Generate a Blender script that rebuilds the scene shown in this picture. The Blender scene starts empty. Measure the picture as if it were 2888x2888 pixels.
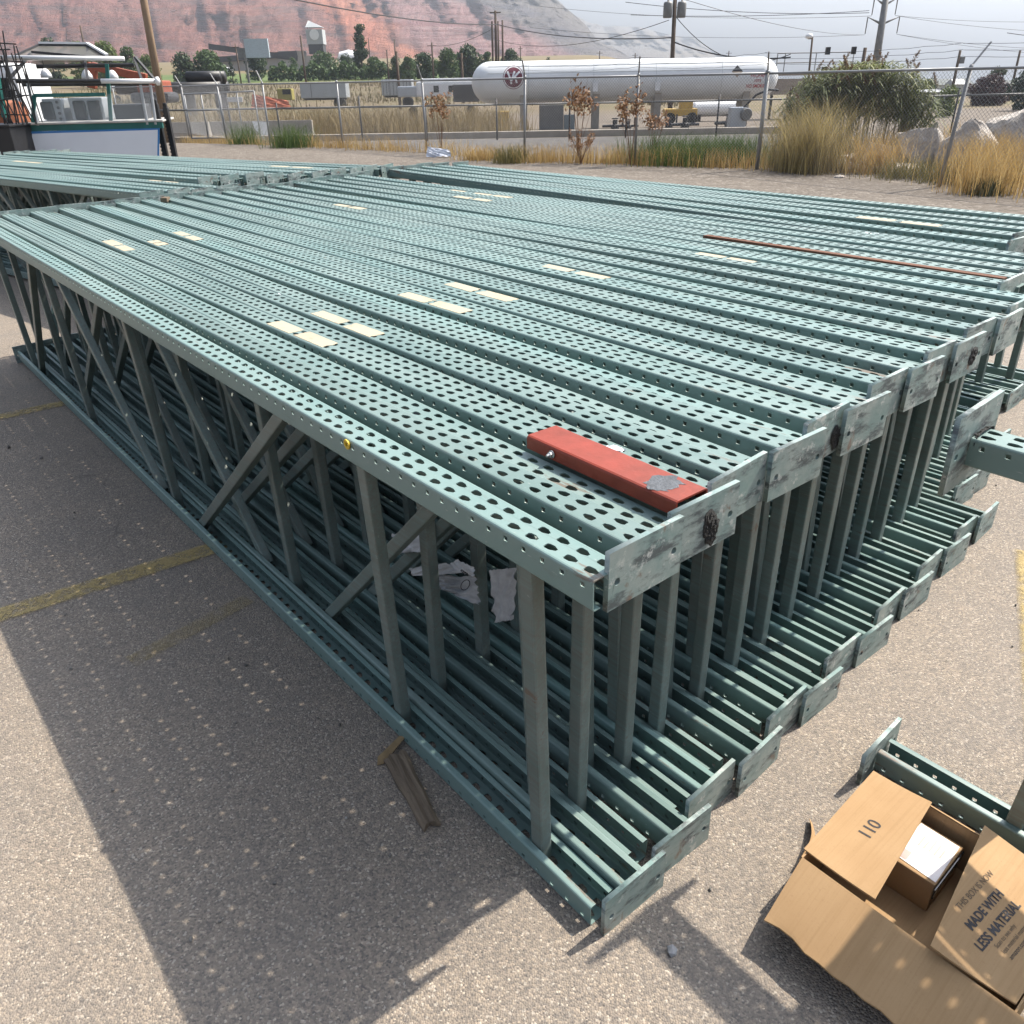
import bpy, bmesh, math, random
import numpy as np
from mathutils import Vector, Matrix
random.seed(7); rng = np.random.default_rng(7)
S = bpy.context.scene
COL = S.collection
PI = math.pi

# ------------------------------------------------------------------ camera
F, PIT, ROLL, CH = 2253.5, .4931, -.0175, 1.6785
OX, OY, TH = .1591, 1.1388, .693
cp, sp = math.cos(PIT), math.sin(PIT)
fw = Vector((0, cp, -sp)); rt = Vector((1, 0, 0)); up = Vector((0, sp, cp))
r2 = rt*math.cos(ROLL)+up*math.sin(ROLL); u2 = -rt*math.sin(ROLL)+up*math.cos(ROLL)
CAM = Vector((0, 0, CH))
cd = bpy.data.cameras.new('camera'); co = bpy.data.objects.new('camera', cd); COL.objects.link(co)
cd.sensor_width = 36; cd.lens = 36*F/2888; cd.clip_start = .02; cd.clip_end = 9000
co.matrix_world = Matrix(((r2.x, u2.x, -fw.x, 0), (r2.y, u2.y, -fw.y, 0), (r2.z, u2.z, -fw.z, CH), (0, 0, 0, 1)))
S.camera = co
K = 2888/1932

def at(dx, dy, Y):
    """the point at forward distance Y seen at photo position dx, dy"""
    d = r2*((dx*K-1444)/F) - u2*((dy*K-1444)/F) + fw
    return CAM + d*(Y/d.y)

U = Vector((-math.sin(TH), math.cos(TH), 0)); Wv = Vector((math.cos(TH), math.sin(TH), 0)); O = Vector((OX, OY, 0))
def W(s, v, z=0.0): return O+U*s+Wv*v+Vector((0, 0, z))

_ty = [-100, 27, 34, 62, 80, 110, 150, 200, 300, 450, 700, 1200]
_tz = [0, 0, -.27, -1.25, -1.25, -.2, 1.3, 3.2, 6.5, 12, 20, 20]
_tr = [0, 0, -.27, -1.25, -1.25, -1.3, -1.7, -2.6, -4.6, -6, -8, -10]
def tz(x, y):
    w_ = min(1, max(0, (math.degrees(math.atan2(x, max(y, 1)))-6)/10)); return float(np.interp(y, _ty, _tz)*(1-w_)+np.interp(y, _ty, _tr)*w_)

# ------------------------------------------------------------------ mesh builder
class MB:
    def __init__(s): s.v = []; s.f = []; s.n = 0; s.mi = []; s.cm = 0
    def raw(s, vs, fs):
        b = s.n; s.v.extend([tuple(v) for v in vs]); s.n += len(vs)
        for f in fs: s.f.append(tuple(i+b for i in f)); s.mi.append(s.cm)
        return s
    def box(s, c, d, M=None):
        x, y, z = [q/2 for q in d]; c = Vector(c)
        vs = [Vector(q) for q in ((-x,-y,-z),(x,-y,-z),(x,y,-z),(-x,y,-z),(-x,-y,z),(x,-y,z),(x,y,z),(-x,y,z))]
        if M is not None: vs = [M @ q for q in vs]
        return s.raw([q+c for q in vs], [(0,3,2,1),(4,5,6,7),(0,1,5,4),(1,2,6,5),(2,3,7,6),(3,0,4,7)])
    def bbox(s, c, d, b=.006, M=None):
        """box with chamfered edges"""
        bm = bmesh.new(); bmesh.ops.create_cube(bm, size=1)
        for v in bm.verts: v.co = Vector((v.co.x*d[0], v.co.y*d[1], v.co.z*d[2]))
        bmesh.ops.bevel(bm, geom=bm.edges[:], offset=b, segments=2, affect='EDGES', profile=.6)
        bm.verts.index_update()
        vs = [(M @ v.co if M is not None else v.co)+Vector(c) for v in bm.verts]
        fs = [[v.index for v in f.verts] for f in bm.faces]; bm.free()
        return s.raw(vs, fs)
    def tube(s, a, b, r0, r1=None, n=8, cap=True):
        a = Vector(a); b = Vector(b); r1 = r0 if r1 is None else r1
        d = (b-a).normalized(); p = d.orthogonal().normalized(); q = d.cross(p)
        vs = []
        for c, r in ((a, r0), (b, r1)):
            for i in range(n):
                t = 2*PI*i/n; vs.append(c+p*(r*math.cos(t))+q*(r*math.sin(t)))
        fs = [(i, (i+1) % n, n+(i+1) % n, n+i) for i in range(n)]
        if cap: fs += [tuple(range(n-1, -1, -1)), tuple(range(n, 2*n))]
        return s.raw(vs, fs)
    def bar(s, a, b, w, h, side=Vector((0, 0, 1)), bev=0):
        """rectangular bar from a to b; h measured along 'side'"""
        a = Vector(a); b = Vector(b); d = b-a; L = d.length; d.normalize()
        z = (side-d*side.dot(d)).normalized(); y = z.cross(d)
        M = Matrix((d, y, z)).transposed()
        return s.bbox((a+b)/2, (L, w, h), bev, M) if bev else s.box((a+b)/2, (L, w, h), M)
    def path(s, pts, r, n=6):
        pts = [Vector(p) for p in pts]; vs = []; fs = []
        prev = None
        for i, p in enumerate(pts):
            d = (pts[min(i+1, len(pts)-1)]-pts[max(i-1, 0)]).normalized()
            a = d.orthogonal().normalized() if prev is None else (prev-d*prev.dot(d)).normalized()
            prev = a; b = d.cross(a)
            rr = r[i] if isinstance(r, (list, tuple)) else r
            for k in range(n):
                t = 2*PI*k/n; vs.append(p+a*(rr*math.cos(t))+b*(rr*math.sin(t)))
        for i in range(len(pts)-1):
            for k in range(n): fs.append((i*n+k, i*n+(k+1) % n, (i+1)*n+(k+1) % n, (i+1)*n+k))
        fs += [tuple(range(n-1, -1, -1)), tuple(range((len(pts)-1)*n, len(pts)*n))]
        return s.raw(vs, fs)
    def lathe(s, c, prof, n=20, axis='Z', cap=True):
        vs = []; fs = []; c = Vector(c)
        for r, h in prof:
            for k in range(n):
                t = 2*PI*k/n; p = (r*math.cos(t), r*math.sin(t), h)
                if axis == 'X': p = (h, r*math.cos(t), r*math.sin(t))
                if axis == 'Y': p = (r*math.cos(t), h, r*math.sin(t))
                vs.append(c+Vector(p))
        m = len(prof)
        for i in range(m-1):
            for k in range(n): fs.append((i*n+k, i*n+(k+1) % n, (i+1)*n+(k+1) % n, (i+1)*n+k))
        if cap and prof[0][0] > 1e-4: fs.append(tuple(range(n-1, -1, -1)))
        if cap and prof[-1][0] > 1e-4: fs.append(tuple(range((m-1)*n, m*n)))
        return s.raw(vs, fs)
    def mesh(s, name, mats, smooth=False):
        me = bpy.data.meshes.new(name); me.from_pydata([tuple(v) for v in s.v], [], s.f)
        for m in (mats if isinstance(mats, (list, tuple)) else [mats]): me.materials.append(m)
        if any(s.mi): me.polygons.foreach_set('material_index', s.mi)
        if smooth: me.polygons.foreach_set('use_smooth', [True]*len(me.polygons))
        me.update(); return me
    def build(s, name, mats, parent=None, smooth=False, loc=None):
        return link(name, s.mesh(name, mats, smooth), parent, loc)

def link(name, me, parent=None, loc=None, rot=None):
    o = bpy.data.objects.new(name, me); COL.objects.link(o)
    if parent is not None: o.parent = parent
    if loc is not None: o.location = loc
    if rot is not None: o.rotation_euler = rot
    return o
def tag(o, label, cat, group=None):
    o['label'] = label; o['category'] = cat
    if group: o['group'] = group
    return o
def empty(name, loc, label, cat, group=None, rot=None):
    o = link(name, None, None, loc, rot); o.empty_display_size = .1
    return tag(o, label, cat, group)
def structure(o, kind='structure'): o['kind'] = kind; return o
def npmesh(name, V, Fq, mat, smooth=False):
    """fast mesh from numpy verts and equal-size faces"""
    me = bpy.data.meshes.new(name); k = Fq.shape[1]
    me.vertices.add(len(V)); me.vertices.foreach_set('co', V.astype(np.float32).ravel())
    me.loops.add(Fq.size); me.loops.foreach_set('vertex_index', Fq.astype(np.int32).ravel())
    me.polygons.add(len(Fq)); me.polygons.foreach_set('loop_start', np.arange(0, Fq.size, k, dtype=np.int32))
    me.polygons.foreach_set('loop_total', np.full(len(Fq), k, dtype=np.int32))
    if smooth: me.polygons.foreach_set('use_smooth', np.ones(len(Fq), dtype=bool))
    me.materials.append(mat); me.update(calc_edges=True); me.validate(); return me

# ------------------------------------------------------------------ materials
class NT:
    def __init__(s, name):
        s.m = bpy.data.materials.new(name); s.m.use_nodes = True; s.t = s.m.node_tree; s.t.nodes.clear()
        s.o = s.n('ShaderNodeOutputMaterial'); s.b = s.n('ShaderNodeBsdfPrincipled'); s.l(s.b.outputs[0], s.o.inputs[0])
        s._c = None
    def n(s, t, **kw):
        q = s.t.nodes.new(t)
        for k, v in kw.items(): setattr(q, k, v)
        return q
    def l(s, a, b): s.t.links.new(a, b)
    def set(s, sock, v):
        if hasattr(v, 'links'): s.l(v, sock)
        elif isinstance(v, (tuple, list)) and len(v) == 3 and sock.type == 'RGBA': sock.default_value = (*v, 1)
        else: sock.default_value = v
    def co(s, kind='Object'):
        if s._c is None: s._c = s.n('ShaderNodeTexCoord')
        return s._c.outputs[kind]
    def geo(s): return s.n('ShaderNodeNewGeometry')
    def map(s, vec, scale=(1, 1, 1), loc=(0, 0, 0), rot=(0, 0, 0)):
        q = s.n('ShaderNodeMapping'); s.l(vec, q.inputs[0]); q.inputs['Scale'].default_value = scale
        q.inputs['Location'].default_value = loc; q.inputs['Rotation'].default_value = rot; return q.outputs[0]
    def noise(s, vec, sc, det=4, rough=.55, dist=0, out=0):
        q = s.n('ShaderNodeTexNoise'); s.l(vec, q.inputs['Vector']); q.inputs['Scale'].default_value = sc
        q.inputs['Detail'].default_value = det; q.inputs['Roughness'].default_value = rough; q.inputs['Distortion'].default_value = dist
        return q.outputs[out]
    def vor(s, vec, sc, feat='F1', out='Distance', rnd=1):
        q = s.n('ShaderNodeTexVoronoi', feature=feat); s.l(vec, q.inputs['Vector']); q.inputs['Scale'].default_value = sc
        if 'Randomness' in q.inputs: q.inputs['Randomness'].default_value = rnd
        return q.outputs[out]
    def ramp(s, fac, stops, interp='LINEAR'):
        q = s.n('ShaderNodeValToRGB'); s.l(fac, q.inputs[0]); q.color_ramp.interpolation = interp
        e = q.color_ramp.elements
        while len(e) < len(stops): e.new(.5)
        for i, (p, c) in enumerate(stops):
            e[i].position = p; e[i].color = (c, c, c, 1) if not isinstance(c, (tuple, list)) else (*c, 1)
        return q.outputs[0]
    def mix(s, f, a, b, mode='MIX'):
        q = s.n('ShaderNodeMix', data_type='RGBA', blend_type=mode)
        s.set(q.inputs[0], f); s.set(q.inputs[6], a); s.set(q.inputs[7], b); return q.outputs[2]
    def math(s, op, a, b=0.0, c=None, clamp=False):
        q = s.n('ShaderNodeMath', operation=op); q.use_clamp = clamp
        s.set(q.inputs[0], a); s.set(q.inputs[1], b)
        if c is not None: s.set(q.inputs[2], c)
        return q.outputs[0]
    def maprange(s, v, a, b, c=0.0, d=1.0):
        q = s.n('ShaderNodeMapRange'); q.clamp = True; s.l(v, q.inputs[0])
        for i, x in enumerate((a, b, c, d)): q.inputs[1+i].default_value = x
        return q.outputs[0]
    def bump(s, h, st=.3, dist=.01):
        q = s.n('ShaderNodeBump'); s.l(h, q.inputs['Height']); q.inputs['Strength'].default_value = st; q.inputs['Distance'].default_value = dist
        s.l(q.outputs[0], s.b.inputs['Normal'])
    def sep(s, v):
        q = s.n('ShaderNodeSeparateXYZ'); s.l(v, q.inputs[0]); return q.outputs
    def out(s, col=None, rough=None, metal=None, spec=None):
        if col is not None: s.set(s.b.inputs['Base Color'], col)
        if rough is not None: s.set(s.b.inputs['Roughness'], rough)
        if metal is not None: s.set(s.b.inputs['Metallic'], metal)
        if spec is not None: s.set(s.b.inputs['Specular IOR Level'], spec)
        return s.m

def plain(name, col, rough=.6, metal=0, var=.25, sc=6, bump=0, spec=.5, kind='Object'):
    """a painted or bare surface with slight uneven wear"""
    t = NT(name); c = t.co(kind)
    n = t.noise(c, sc, 6, .65)
    col2 = tuple(max(0, x*(1-var)) for x in col)
    colr = t.mix(t.ramp(n, [(.3, 0), (.7, 1)]), col2, col)
    if bump: t.bump(t.noise(c, sc*6, 4), bump, .01)
    return t.out(colr, t.maprange(n, .3, .7, min(1, rough+.1), max(.05, rough-.08)), metal, spec)

def mat_paint(name='rack_paint', base=(.118, .198, .186), film=.0):
    t = NT(name); oi = t.n('ShaderNodeObjectInfo'); c = t.co('Object'); x = t.sep(c)[0]
    v = t.map(c, (1, 6, 6)); sh = t.n('ShaderNodeVectorMath', operation='ADD'); t.l(v, sh.inputs[0])
    rv = t.n('ShaderNodeCombineXYZ')
    for i in range(3): t.l(t.math('MULTIPLY', oi.outputs['Random'], 37.0+11*i), rv.inputs[i])
    t.l(rv.outputs[0], sh.inputs[1]); v = sh.outputs[0]
    n1 = t.noise(v, 1.3, 6, .6); n2 = t.noise(v, 9, 5, .7); n3 = t.noise(v, 2.6, 8, .75); n4 = t.noise(t.map(v, (.25, 5, 5)), 3, 6, .7)
    ends = t.math('MAXIMUM', t.maprange(x, .34, .0), t.maprange(x, 5.25, 5.59))
    rcol = t.mix(oi.outputs['Random'], tuple(q*.80 for q in base), tuple(q*1.15 for q in base))
    rcol = t.mix(t.math('MULTIPLY', t.math('FRACT', t.math('MULTIPLY', oi.outputs['Random'], 7.3)), .45), rcol, (.125, .165, .148))
    col = t.mix(t.ramp(n1, [(.35, 0), (.68, .6)]), rcol, (.20, .262, .250))            # chalked paint
    if film: col = t.mix(t.math('MULTIPLY', t.ramp(n4, [(.36, .1), (.62, 1)]), film), col, (.125, .105, .088))
    col = t.mix(t.ramp(n2, [(.60, 0), (.74, .6)]), col, (.12, .135, .115))             # dirt
    col = t.mix(t.ramp(n4, [(.64, 0), (.72, .55)]), col, (.075, .10, .095))            # long scuffs
    k = t.math('ADD', n3, t.math('MULTIPLY', ends, .085))
    col = t.mix(t.ramp(k, [(.655, 0), (.69, .75), (.8, .9)]), col, (.12, .078, .052))  # rust
    col = t.mix(t.ramp(t.noise(v, 30, 3, .6), [(.68, 0), (.74, .6)]), col, (.36, .37, .345))
    t.bump(n2, .05, .004)
    return t.out(col, t.maprange(n1, .3, .7, .34, .52), 0, .5)

def mat_plate():
    t = NT('plate_metal'); c = t.co('Object'); oi = t.n('ShaderNodeObjectInfo')
    sh = t.n('ShaderNodeVectorMath', operation='ADD'); t.l(c, sh.inputs[0]); rv = t.n('ShaderNodeCombineXYZ')
    for i in range(3): t.l(t.math('MULTIPLY', oi.outputs['Random'], 17.0+9*i), rv.inputs[i])
    t.l(rv.outputs[0], sh.inputs[1]); v = sh.outputs[0]
    vs = t.map(v, (7, 7, 22), rot=(.7, 0, 0))
    n1 = t.noise(v, 9, 6, .65); n2 = t.noise(vs, 1.4, 7, .7); n3 = t.noise(v, 26, 6, .7)
    col = t.mix(t.ramp(n1, [(.38, 0), (.6, 1)]), (.15, .225, .215), (.27, .32, .305))
    col = t.mix(t.ramp(n2, [(.50, 0), (.62, .9)]), col, (.06, .07, .074))
    col = t.mix(t.ramp(n3, [(.57, 0), (.66, .85)]), col, (.46, .48, .46))
    col = t.mix(t.ramp(t.noise(v, 14, 5, .6, .4), [(.63, 0), (.7, .8)]), col, (.16, .10, .07))
    t.bump(n3, .25, .003)
    return t.out(col, t.maprange(n2, .4, .7, .45, .7), t.maprange(n1, .3, .7, .1, .45), .5)

def mat_weld():
    t = NT('weld_slag'); c = t.co('Object'); n = t.noise(c, 60, 6, .75); v = t.vor(c, 90)
    col = t.mix(t.ramp(n, [(.4, 0), (.68, 1)]), (.018, .02, .021), (.10, .10, .098))
    t.bump(t.math('ADD', n, v), .9, .006); return t.out(col, .55, .3)

def mat_asphalt():
    t = NT('asphalt'); c = t.co('Object')
    v1 = t.vor(c, 210, out='Color'); s1 = t.sep(v1)[0]; v2 = t.vor(c, 185, out='Color'); s2 = t.sep(v2)[1]
    d1 = t.vor(c, 210); n0 = t.noise(c, .5, 5, .6); n1 = t.noise(c, 3.2, 6, .65); n2 = t.noise(c, 40, 4, .7)
    col = t.ramp(s1, [(.0, (.10, .088, .079)), (.35, (.17, .146, .121)), (.7, (.235, .195, .153)), (.93, (.32, .262, .20)), (1, (.48, .42, .34))])
    col = t.mix(t.ramp(s2, [(.55, 0), (.9, .55)]), col, (.245, .20, .16))
    col = t.mix(t.ramp(s2, [(.97, 0), (.972, .8)], 'CONSTANT'), col, (.38, .34, .285))
    col = t.mix(t.ramp(n1, [(.35, 0), (.7, .35)]), col, (.115, .11, .108))
    col = t.mix(t.ramp(n0, [(.35, 0), (.7, .3)]), col, (.25, .215, .18))
    cr = t.vor(t.mix(.12, c, t.noise(c, 4, 4, .6, out=1)), 1.15, 'DISTANCE_TO_EDGE')
    crk = t.math('MULTIPLY', t.ramp(cr, [(0, 1), (.006, 0)]), t.ramp(t.noise(c, .9, 2), [(.56, 0), (.64, .8)]))
    col = t.mix(crk, col, (.035, .033, .032))
    h = t.math('ADD', t.math('MULTIPLY', d1, -1.0), t.math('MULTIPLY', n2, .6))
    t.bump(h, .55, .006); return t.out(col, .82, 0, .35)

def mat_gravel(name, cols, sc=26, big=.35):
    t = NT(name); c = t.co('Object')
    s1 = t.sep(t.vor(c, sc, out='Color'))[0]; s2 = t.sep(t.vor(c, sc*2.7, out='Color'))[1]; d = t.vor(c, sc)
    n0 = t.noise(c, big, 6, .6); n1 = t.noise(c, 2.2, 6, .65)
    col = t.ramp(s1, [(0, cols[0]), (.45, cols[1]), (.85, cols[2]), (1, cols[3])])
    col = t.mix(t.ramp(s2, [(.5, 0), (.9, .5)]), col, cols[1])
    col = t.mix(t.ramp(n0, [(.35, 0), (.68, .55)]), col, cols[2]); col = t.mix(t.ramp(n1, [(.4, 0), (.7, .4)]), col, cols[0])
    t.bump(t.math('MULTIPLY', d, -1.0), .8, .02); return t.out(col, .95, 0, .2)

def mat_ground():
    t = NT('ground_soil'); c = t.co('Object'); y = t.sep(c)[1]; x = t.sep(c)[0]
    n0 = t.noise(c, .12, 6, .65); n1 = t.noise(c, 1.5, 6, .7); n2 = t.noise(c, .03, 4, .6)
    yy = t.math('ADD', y, t.math('MULTIPLY', t.math('SUBTRACT', n0, .5), 9.0))
    soil = t.mix(t.ramp(n1, [(.3, 0), (.7, 1)]), (.105, .088, .072), (.165, .138, .112))
    dry = t.mix(t.ramp(n0, [(.38, 0), (.62, 1)]), (.165, .12, .062), (.115, .10, .052))
    green = t.mix(t.ramp(n0, [(.4, 0), (.6, 1)]), (.06, .10, .03), (.10, .125, .04))
    grey = t.mix(t.ramp(t.sep(t.vor(c, 9, out='Color'))[0], [(.2, 0), (.9, 1)]), (.045, .043, .042), (.15, .14, .13))
    col = t.mix(t.maprange(y, 11, 13), soil, grey); col = t.mix(t.maprange(y, 35.5, 36.5), col, soil)
    col = t.mix(t.math('MULTIPLY', t.maprange(yy, 84, 92), t.ramp(n0, [(.35, .35), (.6, 1)])), col, dry)
    gx = t.maprange(t.math('SUBTRACT', x, t.math('MULTIPLY', y, .12)), -8, 4, 1, 0); col = t.mix(t.math('MULTIPLY', gx, t.maprange(yy, 176, 182)), col, green); col = t.mix(t.maprange(yy, 250, 262), col, dry)
    t.bump(n1, .5, .05); return t.out(col, .95, 0, .2)

def mat_mountain():
    t = NT('mountain_rock'); uv = t.co('UV'); s = t.sep(uv); u, v = s[0], s[1]; c = t.co('Object')
    # uv: u across 0..1, v up the slope 0..1; streaks run down the slope
    w = t.noise(t.map(uv, (6, 6, 1)), 1, 5, .6)
    uu = t.math('ADD', u, t.math('MULTIPLY', t.math('SUBTRACT', w, .5), .07))
    st = t.noise(t.map(uv, (46, 3.2, 1), rot=(0, 0, .35)), 1, 7, .7)
    bed = t.noise(t.map(uv, (5, 34, 1), rot=(0, 0, -.10)), 1, 6, .6)
    n0 = t.noise(t.map(uv, (14, 9, 1)), 1, 7, .65); n1 = t.noise(t.map(uv, (70, 40, 1)), 1, 5, .7)
    red = t.mix(t.ramp(st, [(.35, 0), (.65, 1)]), (.125, .045, .034), (.235, .108, .082))
    red = t.mix(t.ramp(bed, [(.5, 0), (.66, .4)]), red, (.26, .155, .12))
    red = t.mix(t.ramp(n0, [(.47, 0), (.6, .85)]), red, (.11, .066, .056))
    orange = t.mix(t.ramp(st, [(.3, 0), (.7, 1)]), (.30, .10, .055), (.34, .15, .095))
    # the orange scree chute runs from upper left to lower right
    dd = t.math('ADD', uu, t.math('MULTIPLY', v, .095))
    ch = t.math('MULTIPLY', t.maprange(dd, .365, .378), t.maprange(dd, .425, .405))
    red = t.mix(t.math('MULTIPLY', ch, .9), red, orange)
    pink = t.mix(t.ramp(bed, [(.4, 0), (.6, 1)]), (.175, .085, .08), (.22, .14, .13))
    grey = t.mix(t.ramp(n0, [(.38, 0), (.6, 1)]), (.07, .066, .074), (.12, .105, .095))
    grey = t.mix(t.ramp(bed, [(.5, 0), (.62, .6)]), grey, (.085, .078, .082))
    tan = t.mix(t.ramp(n0, [(.4, 0), (.6, 1)]), (.115, .094, .068), (.095, .086, .076))
    col = t.mix(t.maprange(dd, .415, .44), red, pink)
    dg = t.math('ADD', uu, t.math('MULTIPLY', v, .175))
    col = t.mix(t.maprange(dg, .555, .59), col, grey)
    dt = t.math('ADD', uu, t.math('MULTIPLY', v, .175))
    col = t.mix(t.math('MULTIPLY', t.maprange(dt, .615, .66), .85), col, tan)
    col = t.mix(t.math('MULTIPLY', t.ramp(n1, [(.66, 0), (.72, .8)]), t.ramp(n0, [(.4, 1), (.6, .2)])), col, (.10, .085, .06))
    t.bump(t.math('ADD', n1, st), 1.0, 9); return t.out(col, .95, 0, .1)

def mat_leaf(name, cols, trans=.25):
    t = NT(name); g = t.geo(); r = g.outputs['Random Per Island']; c = t.co('Object')
    n = t.noise(c, .7, 3)
    col = t.ramp(r, [(0, cols[0]), (.5, cols[1]), (1, cols[2])])
    col = t.mix(t.ramp(n, [(.35, 0), (.65, .5)]), col, cols[0])
    m = t.out(col, .6, 0, .3)
    tr = t.n('ShaderNodeBsdfTranslucent'); t.l(col, tr.inputs[0]); mx = t.n('ShaderNodeMixShader'); mx.inputs[0].default_value = trans
    t.l(t.b.outputs[0], mx.inputs[1]); t.l(tr.outputs[0], mx.inputs[2]); t.l(mx.outputs[0], t.o.inputs[0]); return m

def mat_wood(name, c0, c1, sc=(3, 40, 40)):
    t = NT(name); v = t.map(t.co('Object'), sc); n = t.noise(v, 1.2, 7, .7, .6); n2 = t.noise(v, 5, 4, .7)
    col = t.mix(t.ramp(n, [(.3, 0), (.7, 1)]), c0, c1); col = t.mix(t.ramp(n2, [(.55, 0), (.7, .6)]), col, tuple(q*.45 for q in c0))
    t.bump(n, .5, .004); return t.out(col, .85, 0, .2)

def mat_card():
    t = NT('cardboard'); c = t.co('Object'); n = t.noise(c, 5, 5, .6); r = t.noise(t.map(c, (190, 4, 4)), 1, 2)
    f = t.noise(c, 160, 3, .7)
    col = t.mix(t.ramp(n, [(.3, 0), (.7, 1)]), (.31, .195, .098), (.365, .242, .13))
    col = t.mix(t.ramp(r, [(.45, 0), (.75, .35)]), col, (.24, .15, .07)); col = t.mix(t.ramp(f, [(.55, 0), (.75, .3)]), col, (.21, .13, .07))
    t.bump(r, .15, .002); return t.out(col, .85, 0, .25)

def mat_sticker():
    t = NT('label_paper'); c = t.co('Object'); n = t.noise(c, 9, 6, .7); n2 = t.noise(t.map(c, (6, 60, 1)), 1, 4)
    col = t.mix(t.ramp(n, [(.5, 0), (.7, .6)]), (.38, .335, .245), (.27, .235, .175)); col = t.mix(t.ramp(n2, [(.55, 0), (.66, .35)]), col, (.30, .27, .22)); col = t.mix(t.ramp(t.noise(c, 40, 4, .7), [(.6, 0), (.7, .5)]), col, (.22, .19, .15))
    return t.out(col, .7, 0, .3)

def mat_rock():
    t = NT('boulder_stone'); c = t.co('Object'); n = t.noise(c, 1.6, 8, .7, .4); n2 = t.noise(c, 9, 6, .7); v = t.vor(c, 3.2, 'DISTANCE_TO_EDGE')
    col = t.mix(t.ramp(n, [(.3, 0), (.65, 1)]), (.30, .265, .235), (.54, .50, .455)); col = t.mix(t.ramp(n2, [(.55, 0), (.7, .6)]), col, (.20, .165, .14))
    t.bump(t.math('ADD', n2, n), .8, .06); return t.out(col, .9, 0, .2)

def mat_yellow(name='worn_yellow_paint', op=.7):
    t = NT(name); c = t.co('Object'); n = t.noise(c, 24, 6, .75); s1 = t.sep(t.vor(c, 210, out='Color'))[0]
    col = t.mix(t.ramp(s1, [(.2, 0), (.9, 1)]), (.33, .245, .10), (.46, .36, .16))
    m = t.out(col, .75, 0, .3)
    e = t.sep(t.co('UV'))[1]; edge = t.ramp(e, [(0, 0), (.12, 1), (.88, 1), (1, 0)])
    a = t.math('MULTIPLY', edge, t.ramp(n, [(.36, op*.12), (.55, op)])); t.l(a, t.b.inputs['Alpha'])
    t.bump(t.vor(c, 210), .4, .004); return m

MP = mat_paint(); MPS = mat_paint('strut_paint', (.098, .158, .146), .55); MPL = mat_plate(); MWELD = mat_weld(); MST = mat_sticker(); MCARD = mat_card(); MROCK = mat_rock()
MASPH = mat_asphalt(); MYEL = mat_yellow()
MGALV = plain('galvanized_steel', (.30, .305, .31), .5, .35, .2, 3)
MBLK = plain('black_paint', (.012, .012, .014), .5, 0, .3, 4)
MWHITE = plain('white_paint', (.70, .71, .72), .45, 0, .12, 1.5)
MTEAL = plain('teal_paint', (.015, .13, .115), .45, 0, .3, 5)
MBLUE = plain('blue_tape', (.03, .17, .42), .6, 0, .2, 6)
MDARK = plain('dark_steel', (.05, .05, .055), .55, .2, .3, 3)
MGREY = plain('grey_steel', (.17, .17, .165), .6, .1, .3, 2)
MCONC = plain('concrete', (.33, .30, .26), .9, 0, .3, 2.5, .3, .2)
MRED = plain('orange_red_paint', (.25, .034, .014), .55, 0, .4, 14, .08)
MORANGE = plain('orange_machine_paint', (.30, .07, .03), .5)
MYBOX = plain('yellow_paint', (.50, .33, .08), .6)
MPOLE = mat_wood('pole_wood', (.20, .135, .085), (.31, .225, .15), (20, 20, 1.2))
MPOLED = mat_wood('dark_pole_wood', (.06, .045, .035), (.12, .09, .07), (20, 20, 1.2))
MWOOD = mat_wood('weathered_wood', (.085, .066, .05), (.20, .155, .11))
MWOODR = mat_wood('brown_wood', (.085, .04, .027), (.17, .085, .055))
MBARK = plain('bark', (.10, .075, .055), .9, 0, .4, 4)
MWIRE = plain('wire_black', (.03, .03, .033), .6)
MPLAST = plain('white_plastic_film', (.62, .65, .72), .35, 0, .2, 14)
MINK = plain('printed_ink', (.025, .022, .025), .7); MINKB = plain('brown_ink', (.10, .07, .045), .8)
MMAROON = plain('maroon_paint', (.13, .012, .03), .5); MREDINK = plain('red_lettering', (.42, .035, .05), .6)
MROOFD = plain('dark_roof', (.10, .115, .115), .8); MROOFG = plain('grey_roof', (.28, .29, .30), .6, .2)
MWALLC = plain('pale_siding', (.42, .41, .39), .8); MALU = plain('silver_siding', (.42, .45, .48), .4, .4, .15, 1)
MBOLT = plain('zinc_bolt', (.55, .55, .55), .3, .9)
MYRING = plain('yellow_plastic', (.62, .43, .03), .5)
MSCREE = plain('worn_grey_paint', (.10, .11, .125), .6, .2, .6, 30, .3)
MGLASSD = plain('dark_glass', (.02, .023, .026), .12, 0, .2, 2)
def mat_glass():
    t = NT('clear_pane'); m = t.out((.75, .8, .8), .08, 0, .5); t.b.inputs['Alpha'].default_value = .10; return m
MGLASS = mat_glass()

def text(body, size, mat, M, parent=None, name='lettering', bold=0, ext=.0006, xscale=1):
    cu = bpy.data.curves.new(name, 'FONT'); cu.body = body; cu.size = size; cu.extrude = ext; cu.offset = bold
    tmp = bpy.data.objects.new('t', cu); COL.objects.link(tmp)
    dg = bpy.context.evaluated_depsgraph_get(); me = bpy.data.meshes.new_from_object(tmp.evaluated_get(dg))
    COL.objects.unlink(tmp); bpy.data.objects.remove(tmp); bpy.data.curves.remove(cu)
    me.name = name; me.transform(M @ Matrix.Diagonal((xscale, 1, 1, 1))); me.materials.clear(); me.materials.append(mat)
    return link(name, me, parent)

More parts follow.
